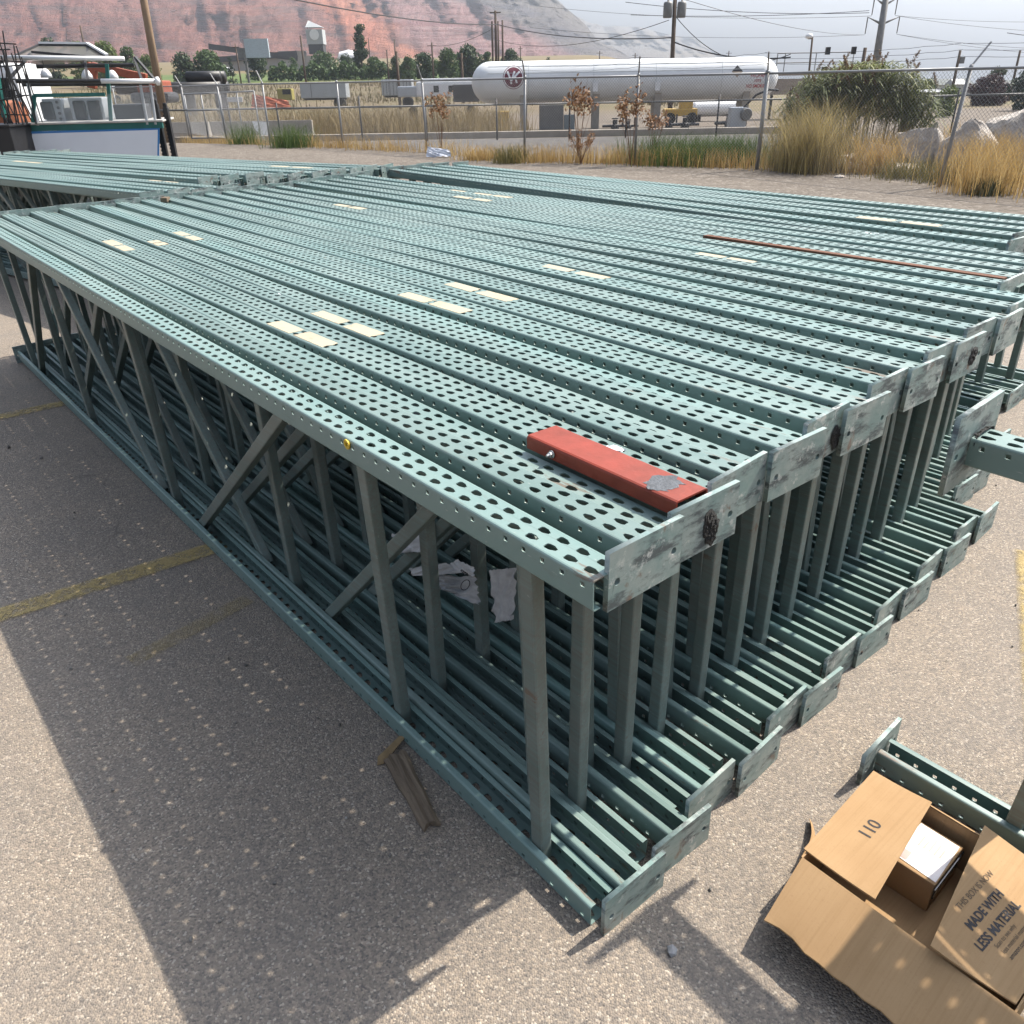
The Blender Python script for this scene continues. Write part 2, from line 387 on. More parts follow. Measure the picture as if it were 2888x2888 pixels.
# ------------------------------------------------------------------ world and sun
w = bpy.data.worlds.new('World'); S.world = w; w.use_nodes = True
nt = w.node_tree; bg = nt.nodes['Background']; sky = nt.nodes.new('ShaderNodeTexSky'); sky.sky_type = 'NISHITA'; sky.sun_disc = False
sunv = Vector((.693, .394, 1)).normalized()
EL = math.asin(sunv.z); AZ = math.atan2(sunv.x, sunv.y)
sky.sun_elevation = EL; sky.sun_rotation = AZ; sky.air_density = 1.3; sky.dust_density = 6; sky.ozone_density = 2.2
hs = nt.nodes.new('ShaderNodeHueSaturation'); hs.inputs['Saturation'].default_value = .35; nt.links.new(sky.outputs[0], hs.inputs['Color'])
tn = nt.nodes.new('ShaderNodeMix'); tn.data_type = 'RGBA'; tn.blend_type = 'MULTIPLY'; tn.inputs[0].default_value = 1; tn.inputs[7].default_value = (.90, .98, 1.12, 1); nt.links.new(hs.outputs[0], tn.inputs[6]); nt.links.new(tn.outputs[2], bg.inputs[0]); bg.inputs[1].default_value = .115
sl = bpy.data.lights.new('sun', 'SUN'); sl.energy = 5.0; sl.angle = math.radians(.55); sl.color = (1, .91, .78)
so = bpy.data.objects.new('sun', sl); COL.objects.link(so); so.rotation_euler = sunv.to_track_quat('Z', 'Y').to_euler(); so.location = (30, 20, 40)
S.view_settings.view_transform = 'Standard'; S.view_settings.look = 'None'; S.view_settings.exposure = .9; S.view_settings.gamma = 1
S.render.engine = 'CYCLES'; S.cycles.use_denoising = True
try: S.cycles.denoiser = 'OPENIMAGEDENOISE'
except Exception: pass
S.cycles.max_bounces = 8; S.cycles.transparent_max_bounces = 12; S.cycles.caustics_reflective = False; S.cycles.caustics_refractive = False
S.cycles.volume_bounces = 0
# ================================================================== GROUND
xs = np.concatenate([-np.geomspace(1500, 6, 26), np.linspace(-4, 4, 5), np.geomspace(6, 1500, 26)])
ys = np.concatenate([[-60, -20, 0, 10, 20, 27, 30, 34, 40, 48, 55, 62, 70, 80, 95, 110, 130, 150, 175, 200, 240, 300, 370, 450, 600, 800, 1200]])
gv = np.array([(x, y, tz(x, y)) for y in ys for x in xs]); nx = len(xs)
gf = np.array([(j*nx+i, j*nx+i+1, (j+1)*nx+i+1, (j+1)*nx+i) for j in range(len(ys)-1) for i in range(nx-1)])
structure(link('ground', npmesh('ground', gv, gf, mat_ground())))
mb = MB(); mb.raw([(-40, -8, .008), (30, -8, .008), (30, -5.6, .008), (3, 9.4, .008), (-14, 18.5, .008), (-40, 24, .008)], [range(6)])
structure(mb.build('asphalt_yard', MASPH))
mb = MB(); mb.raw([(30, -5.6, .004), (30, 12, .004), (9, 16.2, .004), (5.6, 18.6, .004), (2.5, 20.4, .004), (-2, 24.6, .004), (-5.3, 27.2, .004), (-9, 29.5, .004), (-30, 40, .004), (-40, 24, .004), (-14, 18.2, .004), (3, 9.1, .004)], [range(12)])
structure(mb.build('gravel_lot', mat_gravel('gravel', [(.075, .064, .054), (.125, .107, .089), (.165, .142, .12), (.27, .245, .215)], 16)))

# yellow stall lines, worn
def stripe(a, b, wdt, z=.0125):
    a = Vector((a[0], a[1], z)); b = Vector((b[0], b[1], z)); d = (b-a).normalized(); n = Vector((-d.y, d.x, 0))*wdt/2
    me = bpy.data.meshes.new('parking_line'); me.from_pydata([a-n, b-n, b+n, a+n], [], [(0, 1, 2, 3)])
    uv = me.uv_layers.new(); L = (b-a).length
    for i, c in enumerate([(0, 0), (L, 0), (L, 1), (0, 1)]): uv.data[i].uv = c
    me.materials.append(MYEL); o = link('parking_line', me); structure(o); return o
stripe((-3.2, 1.42), (-1.10, 2.93), .115); stripe((-5.0, 2.7), (-2.3, 4.93), .12)
o = stripe((-1.27, 2.10), (-.98, 2.46), .085); o.data.materials[0] = mat_yellow('faded_yellow_paint', .28); stripe((.80, .30), (2.07, 2.68), .17)

# ================================================================== RACK FRAMES
P, NC, H, DC, TK = .0508, 110, .94, .064, .0025
L = P*NC
def rect_hole(x0, x1, y0, y1, poly):
    """triangles of a rectangle around one star-shaped hole"""
    cx = sum(p[0] for p in poly)/len(poly); cy = sum(p[1] for p in poly)/len(poly)
    cor = [(x0, y0), (x1, y0), (x1, y1), (x0, y1)]
    ca = [math.atan2(c[1]-cy, c[0]-cx) for c in cor]
    V = cor+list(poly); T = []
    def near(p):
        a = math.atan2(p[1]-cy, p[0]-cx)
        return min(range(4), key=lambda k: abs((a-ca[k]+PI) % (2*PI)-PI))
    n = len(poly); cs = [near(p) for p in poly]
    for i in range(n):
        j = (i+1) % n; c = cs[i]; T.append((4+i, c, 4+j)); 
        while c != cs[j]:
            T.append((4+j, c, (c+1) % 4)); c = (c+1) % 4
    return V, T
def column_mesh(name, mat):
    r = .006; hw = .038; rows = []
    prof = [((-.020, DC), (-hw+r, DC), None)]
    arc = lambda cx, cy, a0, a1: [(cx+r*math.cos(a0+(a1-a0)*k/3), cy+r*math.sin(a0+(a1-a0)*k/3)) for k in range(4)]
    def addarc(p):
        for a, b in zip(p[:-1], p[1:]): prof.append((a, b, None))
    addarc(arc(-hw+r, DC-r, PI/2, PI)); prof.append(((-hw, DC-r), (-hw, r), 'sq1')); addarc(arc(-hw+r, r, PI, 1.5*PI))
    prof.append(((-hw+r, 0), (0, 0), 'tdA')); prof.append(((0, 0), (hw-r, 0), 'tdB'))
    addarc(arc(hw-r, r, 1.5*PI, 2*PI)); prof.append(((hw, r), (hw, DC-r), 'sq2')); addarc(arc(hw-r, DC-r, 0, PI/2))
    prof.append(((hw-r, DC), (.020, DC), None))
    CV = []; CT = []
    def emit(vs, ts):
        b = len(CV); CV.extend(vs); CT.extend([tuple(i+b for i in t) for t in ts])
    for a, b, hole in prof:
        a = np.array(a); b = np.array(b); d = b-a; wd = np.linalg.norm(d); d = d/wd; nrm = np.array((d[1], -d[0]))
        if nrm @ ((a+b)/2-np.array((0, DC/2))) < 0: nrm = -nrm
        def to3(q, off): p = a+d*q[1]-nrm*off; return (q[0], p[0], p[1])
        poly = None
        if hole in ('sq1', 'sq2'):
            c = wd-.0115 if hole == 'sq1' else .0115; q = .0053
            poly = [(P/2-q, c-q), (P/2+q, c-q), (P/2+q, c+q), (P/2-q, c+q)]
        elif hole:
            c = wd*.52 if hole == 'tdA' else wd*.48; sgn = 1 if hole == 'tdA' else -1
            base = [(-.0142, -.0055), (-.0100, -.0080), (.0020, -.0082), (.0142, -.0030), (.0142, .0030), (.0020, .0082), (-.0100, .0080), (-.0142, .0055)]
            ang = .06*sgn; poly = [(P/2+x*math.cos(ang)-y*math.sin(ang), c+x*math.sin(ang)+y*math.cos(ang)) for x, y in base]
        if poly is None: V = [(0, 0), (P, 0), (P, wd), (0, wd)]; T = [(0, 1, 2), (0, 2, 3)]
        else: V, T = rect_hole(0, P, 0, wd, poly)
        emit([to3(q, 0) for q in V], T); emit([to3(q, TK) for q in V], [t[::-1] for t in T])
        if poly is not None:
            n = len(poly); vs = [to3(q, 0) for q in poly]+[to3(q, TK) for q in poly]
            ts = []
            for i in range(n): j = (i+1) % n; ts += [(i, j, n+j), (i, n+j, n+i)]
            emit(vs, ts)
    # lip free edges
    for a, b in (((-.020, DC), (-.020, DC-TK)), ((.020, DC), (.020, DC-TK))):
        emit([(0, *a), (P, *a), (P, *b), (0, *b)], [(0, 1, 2), (0, 2, 3)])
    CV = np.array(CV); CT = np.array(CT); nv = len(CV)
    V = np.concatenate([CV+np.array((k*P, 0, 0)) for k in range(NC)]); T = np.concatenate([CT+k*nv for k in range(NC)])
    ev = []; et = []
    for a, b, h in prof:      # sheet edge at both ends
        a = np.array(a); b = np.array(b); d = (b-a)/np.linalg.norm(b-a); nrm = np.array((d[1], -d[0]))
        if nrm @ ((a+b)/2-np.array((0, DC/2))) < 0: nrm = -nrm
        for x in (0, L):
            k = len(V)+len(ev); ev += [(x, *a), (x, *b), (x, *(b-nrm*TK)), (x, *(a-nrm*TK))]; et += [(k, k+1, k+2), (k, k+2, k+3)]
    V = np.concatenate([V, np.array(ev)]); T = np.concatenate([T, np.array(et)])
    return npmesh(name, V, T, mat)
COLM = column_mesh('column', MP)

def strut_mesh(a, b, wd=.038, dp=.034):
    mb = MB(); mb.bar(a, b, wd if abs(b[0]-a[0]) < .1 else wd, dp, Vector((0, 1, 0)), .005); return mb.mesh('strut', MPS)
def plate_mesh(wd, ht, th=.011):
    """foot plate in the yz plane with two bolt holes"""
    V = []; T = []; hw = wd/2
    Vs = []; Ts = []
    for y0, y1, c in ((-hw, 0, -hw+.022), (0, hw, hw-.022)):
        poly = [(c+.0075*math.cos(2*PI*k/10), ht*.5-.005+.0075*math.sin(2*PI*k/10)) for k in range(10)]
        v, t = rect_hole(y0, y1, 0, ht, poly); b = len(Vs)
        Vs += [(0, q[0], q[1]) for q in v]; Ts += [tuple(i+b for i in q) for q in t]
        b2 = len(Vs); Vs += [(-th, q[0], q[1]) for q in v]; Ts += [tuple(i+b2 for i in q[::-1]) for q in t]
        n = len(poly); b3 = len(Vs); Vs += [(0, *q) for q in poly]+[(-th, *q) for q in poly]
        for i in range(n): j = (i+1) % n; Ts += [(b3+i, b3+j, b3+n+j), (b3+i, b3+n+j, b3+n+i)]
    c = [(-hw, 0), (hw, 0), (hw, ht), (-hw, ht)]
    b = len(Vs); Vs += [(0, *q) for q in c]+[(-th, *q) for q in c]
    for i in range(4): j = (i+1) % 4; Ts += [(b+i, b+j, b+4+j), (b+i, b+4+j, b+4+i)]
    return npmesh('foot_plate', np.array(Vs), np.array(Ts), MPL)
PLTOP = plate_mesh(.196, .118); PLSOLO = plate_mesh(.205, .175)
SPOST = [.33, 1.66, 2.96, 4.78, 5.385]; SDIAG = [(.49, 1.43), (2.78, 1.90), (3.23, 4.42)]     # x at the low end, x at the high end
def frame_children(root, flip, yoff, shear=0.0, bent=None, plates=(PLTOP, PLTOP), hh=H):
    t = link('column', COLM, root, (0, 0, hh), (PI, 0, 0)); b = link('column', COLM, root, (shear, 0, 0))
    for k, x in enumerate(SPOST):
        if bent == k:
            mb = MB(); pts = [(x+shear, 0, .03), (x-.01, .035*1, .33), (x-.03, .075, .42), (x-.005, .03, .62), (x, 0, .91)]
            for p, q in zip(pts[:-1], pts[1:]): mb.bar(p, q, .036, .03, Vector((0, 1, 0)), .004)
            link('strut', mb.mesh('strut', MP), root)
        else: link('strut', STM[(flip, shear, 'p', k)], root)
    for k in range(len(SDIAG)): link('strut', STM[(flip, shear, 'd', k)], root)
    link('foot_plate', plates[0], root, (-.002, yoff, hh+.020-(.118 if plates[0] is PLTOP else .175-.045)), None)
    link('foot_plate', plates[1], root, (shear-.002, yoff, -.022), None)
    for o_ in root.children:
        if o_.name.startswith('foot_plate'): o_.rotation_euler = (rng.uniform(-.02, .02), 0, rng.uniform(-.03, .03))
STM = {}
for flip, sh in ((0, 0.0), (1, -.032), (1, 0.0)):
    for k, x in enumerate(SPOST): STM[(flip, sh, 'p', k)] = strut_mesh((x+sh, 0, .012), (x, 0, H-.012))
    for k, (lo, hi) in enumerate(SDIAG):
        if flip: lo, hi = hi, lo
        STM[(flip, sh, 'd', k)] = strut_mesh((lo+sh, 0, .02), (hi, 0, H-.02))
LEAN = .0396; TILT = .0032; LN2 = .008; DV = .0297
ORD = ['nearest', 'second', 'third', 'fourth', 'fifth', 'sixth', 'seventh', 'eighth', 'ninth', 'tenth', 'eleventh', 'twelfth', 'thirteenth', 'fourteenth', 'fifteenth', 'sixteenth', 'seventeenth', 'eighteenth', 'nineteenth', 'twentieth', 'twenty-first', 'twenty-second', 'twenty-third', 'twenty-fourth', 'twenty-fifth', 'twenty-sixth', 'twenty-seventh', 'twenty-eighth']
PROTO = {}; FR = {}
def place_frame(odd, pn, pf, label, group, key, lean=LEAN, bent=None, z=.009):
    """pn, pf: ground (s,v) of the rail's near-side lower corner at its near and far end"""
    a = W(*pn); b = W(*pf); d = (b-a).normalized()
    n = Vector((-d.y, d.x, 0))          # towards -v
    a = a-n*.038; b = b-n*.038          # rail centre line
    if odd: org = a+d*L; ang = math.atan2(-d.y, -d.x); rx = lean
    else: org = a; ang = math.atan2(d.y, d.x); rx = -lean
    root = bpy.data.objects.new('rack_frame', None); COL.objects.link(root); root.empty_display_size = .1
    org.z = z; root.location = org; root.rotation_euler = (rx, TILT+rng.uniform(-.0006, .0006), ang); root.location.z += .018
    tag(root, label, 'rack frame', group)
    k = (odd, bent)
    if k not in PROTO:
        frame_children(root, 0 if odd else 1, .038 if odd else .012, 0.0 if odd else -.032, bent); PROTO[k] = root
    else:
        for ch in PROTO[k].children:
            if ch.name.startswith(('label', 'weld')): continue
            c = ch.copy(); COL.objects.link(c); c.parent = root
            if c.name.startswith('foot_plate'): c.rotation_euler = (rng.uniform(-.03, .03), 0, rng.uniform(-.05, .05)); c.location.z += rng.uniform(-.005, .006)
    FR[key] = root
    root['_m'] = 0; del root['_m']
    return root
def fmat(root): return Matrix.Translation(root.location) @ root.rotation_euler.to_matrix().to_4x4()

EVN = [.107, .295, .46, .655, .85, 1.008, 1.2, 1.375, 1.56, 1.725, 1.905, 2.105, 2.285, 2.45]
ODN = [0]+[e+.079 for e in EVN[:-1]]
ODF = [0.0, .19, .365, .55, .75, .932, 1.11, 1.27, 1.43, 1.59, 1.745, 1.89, 2.045, 2.21]
GM = 'green rack frames standing on edge in the big near stack'
for j in range(14):
    s0 = 0 if j == 0 else .022+.088*(EVN[j]-.107)+rng.uniform(-.004, .014)
    g = W(0, 0)
    lean_v = 0
    o = place_frame(True, (s0, ODN[j]-DV*(j > 0)), (s0+L, ODF[j]-DV*(j > 0)), ('nearest left rack frame of the big stack, its bare rail end at the front corner' if j == 0 else ORD[2*j]+' rack frame of the big stack from its near left side, bare near end'), GM, ('m', 2*j), (LN2+rng.uniform(-.002, .002)) if j else LEAN, 0 if j == 1 else None)
    s1 = .006+.088*(EVN[j]-.107)+(.030 if j and j % 2 == 0 else 0)
    place_frame(False, (s1, EVN[j]-DV), (s1+L, ODF[j]+.078-DV*(j > 0)), ORD[2*j+1]+' rack frame of the big stack from its near left side, scuffed near end plate', GM, ('m', 2*j+1), LN2+rng.uniform(-.002, .002))
G2 = 'green rack frames packed in the middle part behind the big stack'
m2 = [2.56, 2.64, 2.725, 2.80, 2.88, 2.96, 3.04, 3.115, 3.195, 3.27]
f2 = [2.44, 2.525, 2.605, 2.685, 2.77, 2.85, 2.94, 3.02, 3.10, 3.185]
for i, (a, b) in enumerate(zip(m2, f2)):
    s0 = .36+rng.uniform(-.02, .05)+.012*i
    place_frame(i % 2 == 0, (s0, a), (s0+L, b), ORD[i]+' rack frame of the middle pack, counted away from the big stack', G2, ('b', i))
G3 = 'green rack frames in the farthest pack next to the gravel lot'
m3 = [3.40, 3.56, 3.64, 3.80, 3.93, 4.03, 4.12, 4.22, 4.31, 4.47]; f3 = [3.63, 3.71, 3.80, 3.89, 3.985, 4.065, 4.15, 4.23, 4.32, 4.40]
for i, (a, b) in enumerate(zip(m3, f3)):
    s0 = .74+rng.uniform(-.04, .05) - (.1 if i > 7 else 0)
    place_frame(i % 2 == 0, (s0, a), (s0+L, b), ORD[i]+' rack frame of the farthest right pack, counted towards the gravel lot', G3, ('c', i))
G4 = 'green rack frames in the second stack at the far left'
vv = 1.24
for i in range(28):
    sl_ = -.222-.10*(i/25)
    s0 = (5.93 if i < 8 else 6.45)+rng.uniform(-.03, .03)
    if i in (12, 18): vv += .05
    v0 = vv + (s0-5.94)*sl_
    q = math.sqrt(1+sl_*sl_)
    place_frame(i % 2 == 1, (s0, v0), (s0+L/q, v0+sl_*L/q), (ORD[i]+' rack frame of the second stack at far left, from its near side'), G4, ('l', i), LEAN, None, .009+(.035 if 8 <= i < 14 else .02*rng.random()))
    vv += .080 if i % 2 == 0 else .112

# the lone frame at the right: its foot end points at the big stack
def apart(s_, v_, label, hh, yoff, pl):
    root = bpy.data.objects.new('rack_frame', None); COL.objects.link(root); org = W(s_, v_); org.z = .022
    d = -U; root.location = org; root.rotation_euler = (.055, 0, math.atan2(d.y, d.x)); tag(root, label, 'rack frame', 'rack frames standing apart at the right')
    frame_children(root, 1, yoff, -.032, None, pl, hh); return root
FR['solo'] = apart(-.215, .94, 'lone green rack frame standing apart at the right, its end plate facing the big stack', 1.0, -.008, (PLSOLO, PLTOP))
for k, v_ in enumerate((1.06, 1.185, 1.27)): apart(-.56-.02*k, v_, ['first', 'second', 'third'][k]+' rack frame beyond the lone frame, past the right picture edge', 1.0, 0, (PLTOP, PLTOP))

# ================================================================== THINGS ON AND ROUND THE STACK
def plane_z(dx, dy, z):
    d = r2*((dx*K-1444)/F) - u2*((dy*K-1444)/F) + fw
    return CAM + d*((z-CAM.z)/d.z)
def to_sv(p): q = Vector(p)-O; return q.dot(U), q.dot(Wv)
def sub(root, mb_or_me, name, mats=None, smooth=False):
    """link a mesh given in world coordinates as a part of a frame"""
    me = mb_or_me.mesh(name, mats, smooth) if isinstance(mb_or_me, MB) else mb_or_me
    me.transform(fmat(root).inverted()); return link(name, me, root)
ZT = H+.009
# paper labels on the rail tops, a pair of slips each
stick = [((500, 615), (618, 662)), ((580, 598), (706, 646)), ((738, 563), (864, 600)), ((862, 534), (986, 568)), ((1026, 502), (1148, 529)), ((1308, 481), (1426, 498)),
         ((189, 460), (246, 478)), ((314, 444), (374, 458)), ((632, 387), (688, 397)), ((862, 373), (928, 383)), ((898, 365), (966, 375)), ((1618, 413), (1790, 430)), ((848, 360), (880, 363)),
         ((40, 311), (88, 316)), ((268, 345), (334, 349)), ((337, 337), (412, 343)), ((404, 338), (490, 337)), ((510, 317), (597, 321)), ((300, 457), (330, 464))]
def rail_of(p):
    best = None
    for k, r in FR.items():
        if k == 'solo': continue
        q = fmat(r).inverted() @ Vector(p)
        if 0 < q.x < L and (best is None or abs(q.y) < best[0]): best = (abs(q.y), r, q)
    return best
for i, (a, b) in enumerate(stick):
    pa = plane_z(*a, ZT); pb = plane_z(*b, ZT); m = (pa+pb)/2
    d_, r, q = rail_of(m)
    ln = min((pb-pa).length, .62)
    mb = MB(); sg = 1
    rr = random.Random(i)
    for k in (0, 1):
        cx = q.x+(k-.5)*ln*.51; hx = ln*.235*rr.uniform(.85, 1.03); hy = .030*rr.uniform(.88, 1.05); oy = rr.uniform(-.003, .003)
        pts = []
        for e in range(28):
            t = e/28*4; s_ = int(t); f = t-s_
            c = [(-1, -1), (1, -1), (1, 1), (-1, 1)]; x0, y0 = c[s_]; x1, y1 = c[(s_+1) % 4]
            x = x0+(x1-x0)*f; y = y0+(y1-y0)*f; jx = rr.uniform(.9, 1.0) if abs(x) == 1 and rr.random() < .35 else 1
            pts.append((cx+x*hx*jx, oy+y*hy*rr.uniform(.93, 1)))
        n = len(pts); mb.raw([(x, y, H+.0012) for x, y in pts]+[(x, y, H+.0003) for x, y in pts], [tuple(range(n))]+[(k2, n+k2, n+(k2+1) % n, (k2+1) % n) for k2 in range(n)])
    mb.build('label_slip', MST, r)
# torch-cut scars on some plates
def scar_mesh(seed):
    from mathutils import noise as NZ
    n = 44; rings = 12; V = [(-.003, 0, 0)]; Fc = []
    for j in range(1, rings+1):
        for k in range(n):
            t = 2*PI*k/n; q = Vector((math.cos(t)*1.3, math.sin(t)*1.3, seed*3.1)); R = j/rings*(1+.38*NZ.fractal(q, 1, 2, 5)+.15*math.sin(2*t+seed)); y, z = R*math.cos(t), R*math.sin(t)
            V.append((-max(.0004, .0035*(1-(j/rings)**6)*(1+1.2*NZ.fractal(Vector((y*4, z*4, seed)), 1, 2, 5))), y, z))
    for k in range(n): Fc.append((0, 1+k, 1+(k+1) % n))
    for j in range(rings-1):
        for k in range(n): a = 1+j*n+k; b = 1+j*n+(k+1) % n; Fc.append((a, a+n, b+n, b))
    me = bpy.data.meshes.new('weld_scar'); me.from_pydata(V, [], Fc); me.materials.append(MWELD); return me
for i, (j, y, z, sy, sz) in enumerate([(1, -.005, .05, .026, .036), (4, -.035, .05, .02, .034), (9, -.02, .06, .026, .032)]):
    o = link('weld_scar', scar_mesh(i), FR[('m', 2*j+1)], (-.0135, y, H-.104+z)); o.visible_shadow = True; o.scale = (1, sy, sz)
o = link('weld_scar', scar_mesh(77), FR['solo'], (.012, .0, H+.05)); o.scale = (4, .035, .02)
# yellow ring plugged in a side hole of the near rail
mb = MB(); r = FR[('m', 0)]; q = fmat(r).inverted() @ plane_z(658, 849, H-.017)
mb.lathe((0, 0, 0), [(.0055, 0), (.0125, 0), (.0125, .003), (.010, .005), (.0055, .005), (.0055, 0)], 18, 'Y', False)
link('yellow_ring', mb.mesh('yellow_ring', MYRING), r, (L-(14*P+.04-13.5*P)-14.55*P, -.044, H-.0115))

# orange-red channel offcut with a bolt
M_ = Matrix.Rotation(math.atan2(-U.y, -U.x), 4, 'Z')
e = empty('steel_channel', W(.46, .268, ZT+.012), 'orange-red steel channel offcut lying across the rails at the near corner of the big stack', 'steel channel')
e.rotation_euler = (0, 0, math.atan2(-U.y, -U.x)-.01)
mb = MB(); Lc, wc, hc, tc = .425, .092, .031, .004
pr = [(-wc/2, 0), (-wc/2, hc-.006), (-wc/2+.002, hc-.002), (-wc/2+.006, hc), (wc/2-.006, hc), (wc/2-.002, hc-.002), (wc/2, hc-.006), (wc/2, 0)]
pi_ = [(-wc/2+tc, 0), (-wc/2+tc, hc-tc), (wc/2-tc, hc-tc), (wc/2-tc, 0)]
n = len(pr)
poly = pr+pi_[::-1]; m = len(poly)
mb.raw([(0, y, z) for y, z in poly]+[(Lc, y, z) for y, z in poly], [(k, m+k, m+(k+1) % m, (k+1) % m) for k in range(m)])
ends = [(0, 1, 10, 11), (1, 2, 3, 10), (3, 4, 9, 10), (4, 5, 6, 9), (6, 7, 8, 9)]
mb.f += [f for f in ends]+[tuple(k+m for k in f[::-1]) for f in ends]; mb.mi += [0]*10
mb.build('channel_body', MRED, e)
mb = MB(); mb.lathe((0, 0, 0), [(.0045, -.012), (.0045, 0), (.009, 0), (.009, .002), (.0065, .003), (.0065, .008), (.0045, .009), (.003, .0155), (0, .0155)], 12, 'Y')
bo = mb.build('bolt', MBOLT, e); bo.location = (.085, -wc/2-.002, .014); bo.rotation_euler = (0, 0, PI)
mb = MB(); rr = random.Random(4); pts = []
for k in range(26):
    t = 2*PI*k/26; pts.append((Lc-.065+.033*math.cos(t)*(1+rr.uniform(-.35, .3)), -.004+.043*math.sin(t)*(1+rr.uniform(-.3, .05)), hc+.0006))
mb.raw(pts, [tuple(range(26))]); mb.build('bare_patch', MSCREE, e)
# crumpled foil beside it
def crumple(name, pts, mat, amp, seed, sub_=4, thick=0):
    """a wrinkled sheet spanning four world-space corners"""
    rr = np.random.default_rng(seed); n = 2**sub_+1; P_ = [np.array(p) for p in pts]
    nrm = np.cross(P_[1]-P_[0], P_[3]-P_[0]); nrm = nrm/np.linalg.norm(nrm)
    ph = rr.uniform(0, 6, (6, 3)); fr = rr.uniform(1, 4.5, (6, 2)); V = []
    for j in range(n):
        for i in range(n):
            a, b = i/(n-1), j/(n-1)
            q = (P_[0]*(1-a)+P_[1]*a)*(1-b)+(P_[3]*(1-a)+P_[2]*a)*b
            h = sum(abs(math.sin(fr[k, 0]*a*3+fr[k, 1]*b*3+ph[k, 0]))-.5 for k in range(6))/6
            V.append(q+nrm*h*amp+rr.normal(0, amp*.06, 3))
    Fq = np.array([(j*n+i, j*n+i+1, (j+1)*n+i+1, (j+1)*n+i) for j in range(n-1) for i in range(n-1)])
    return npmesh(name, np.array(V), Fq, mat)
pt = W(.33, .365, ZT+.004)
o = link('plastic_scrap', crumple('plastic_scrap', [pt, pt+U*.035, pt+U*.03+Wv*.03, pt+Wv*.03-U*.01], MPLAST, .014, 5, 3)); tag(o, 'small crumpled white plastic scrap beside the orange-red channel', 'scrap')
for i, (dx, dy, s_) in enumerate([(487, 545, .05), (520, 560, .06), (560, 540, .03), (1497, 688 , .03), (1240, 905, .03), (375, 545, .05), (1655, 442, .08), (1540, 457, .06), (120, 310, .1), (185, 313, .12)]):
    p0 = plane_z(dx, dy, ZT+.002); k = rail_of(p0)
    o = link('film_scrap', crumple('film_scrap', [p0, p0+U*s_, p0+U*s_*.9+Wv*.03, p0+Wv*.035], MPLAST, .016, 40+i, 3))
    tag(o, ['scrap of white film on the near rails above the leftmost pair of paper slips', 'larger scrap of white film beside the torn flake on the near rails', 'tiny white flake on the near rails left of the paper slips', 'tiny white flake by the dented rails near the plates', 'tiny white flake on the rail beside the orange-red channel', 'torn white flake on the second rail pair at left', 'white rag of film on the farthest rails near the long paper slip', 'pale film scrap on the farthest rails left of the rag', 'white film snagged at the far end of the second stack, left one', 'white film snagged at the far end of the second stack, right one'][i], 'scrap')
# brown batten in a groove of the farther rails
a = W(.43, 2.70, ZT+.012); b = W(1.75, 2.70, ZT+.012)
mb = MB(); mb.bar((0, 0, 0), (1.45, 0, 0), .040, .022, Vector((0, 0, 1)), .003)
o = mb.build('wooden_batten', MWOODR); o.location = a; d = (b-a); o.rotation_euler = (0, 0, math.atan2(d.y, d.x)+.012); tag(o, 'long brown wooden batten lying along the far rails with a pale cut end', 'batten')
# dried block stuck between the far plates
p0 = W(5.60, 1.215, ZT); mb = MB(); mb.bbox((0, 0, .018), (.05, .07, .035), .008); o = mb.build('wood_block', MWOOD); o.location = p0; tag(o, 'small wooden block wedged against the far plates of the big stack', 'wood block')

# plastic packaging inside the stack
def pv(dx, dy, v):
    S_ = Vector((dx, dy)); d = r2*((S_.x-1444)/F) - u2*((S_.y-1444)/F) + fw
    a_ = (CAM-O).dot(Wv)+LEAN*CAM.z; b_ = d.dot(Wv)+LEAN*d.z
    return CAM+d*((v-a_)/b_)
c6 = lambda x, y, v: pv(800+.3623*x, 1400+.3623*y, v)
e = empty('plastic_packaging', c6(1400, 700, .25), 'clear and grey printed plastic bag caught among the braces inside the big stack', 'plastic bag')
IM = Matrix.Translation(-e.location)
def bagpart(name, pts, mat, amp, seed):
    me = crumple(name, pts, mat, amp, seed, 4); me.transform(IM); for_ = link(name, me, e); return for_
MBAG = plain('grey_film', (.38, .40, .42), .35, 0, .35, 22); MFILM = plain('pale_film', (.52, .55, .58), .3, 0, .2, 12)
bagpart('torn_sheet', [c6(835, 300, .275), c6(1110, 185, .275), c6(1150, 420, .27), c6(890, 450, .265)], MFILM, .03, 1)
bagpart('top_strip', [c6(975, 560, .262), c6(1265, 520, .27), c6(1475, 590, .265), c6(1000, 620, .26)], MFILM, .012, 8)
bagpart('header_strip', [c6(1268, 545, .255), c6(1345, 492, .262), c6(1480, 555, .255), c6(1475, 625, .255)], MFILM, .012, 2)
bagpart('printed_pouch', [c6(1070, 610, .27), c6(1480, 620, .265), c6(1520, 850, .26), c6(1140, 690, .255)], MBAG, .03, 3)
bagpart('hanging_pouch', [c6(1595, 575, .262), c6(1805, 560, .27), c6(1785, 960, .255), c6(1640, 985, .255)], MBAG, .022, 4)
mb = MB(); cc = c6(1415, 690, .245); mb.lathe((0, 0, 0), [(.0145, 0), (.0165, 0), (.0165, .001), (.0145, .001), (.0145, 0)], 16, 'Y', False)
o = mb.build('round_mark', MINK, e); o.matrix_local = IM @ Matrix.Translation(cc) @ Matrix.Rotation(TH, 4, 'Z')
Mt = Matrix((Wv*0-U, Vector((0, 0, 1)), -Wv)).transposed().to_4x4()
text('.com', .018, MINK, IM @ Matrix.Translation(c6(1375, 580, .243)) @ Mt, e, 'lettering', .0003)

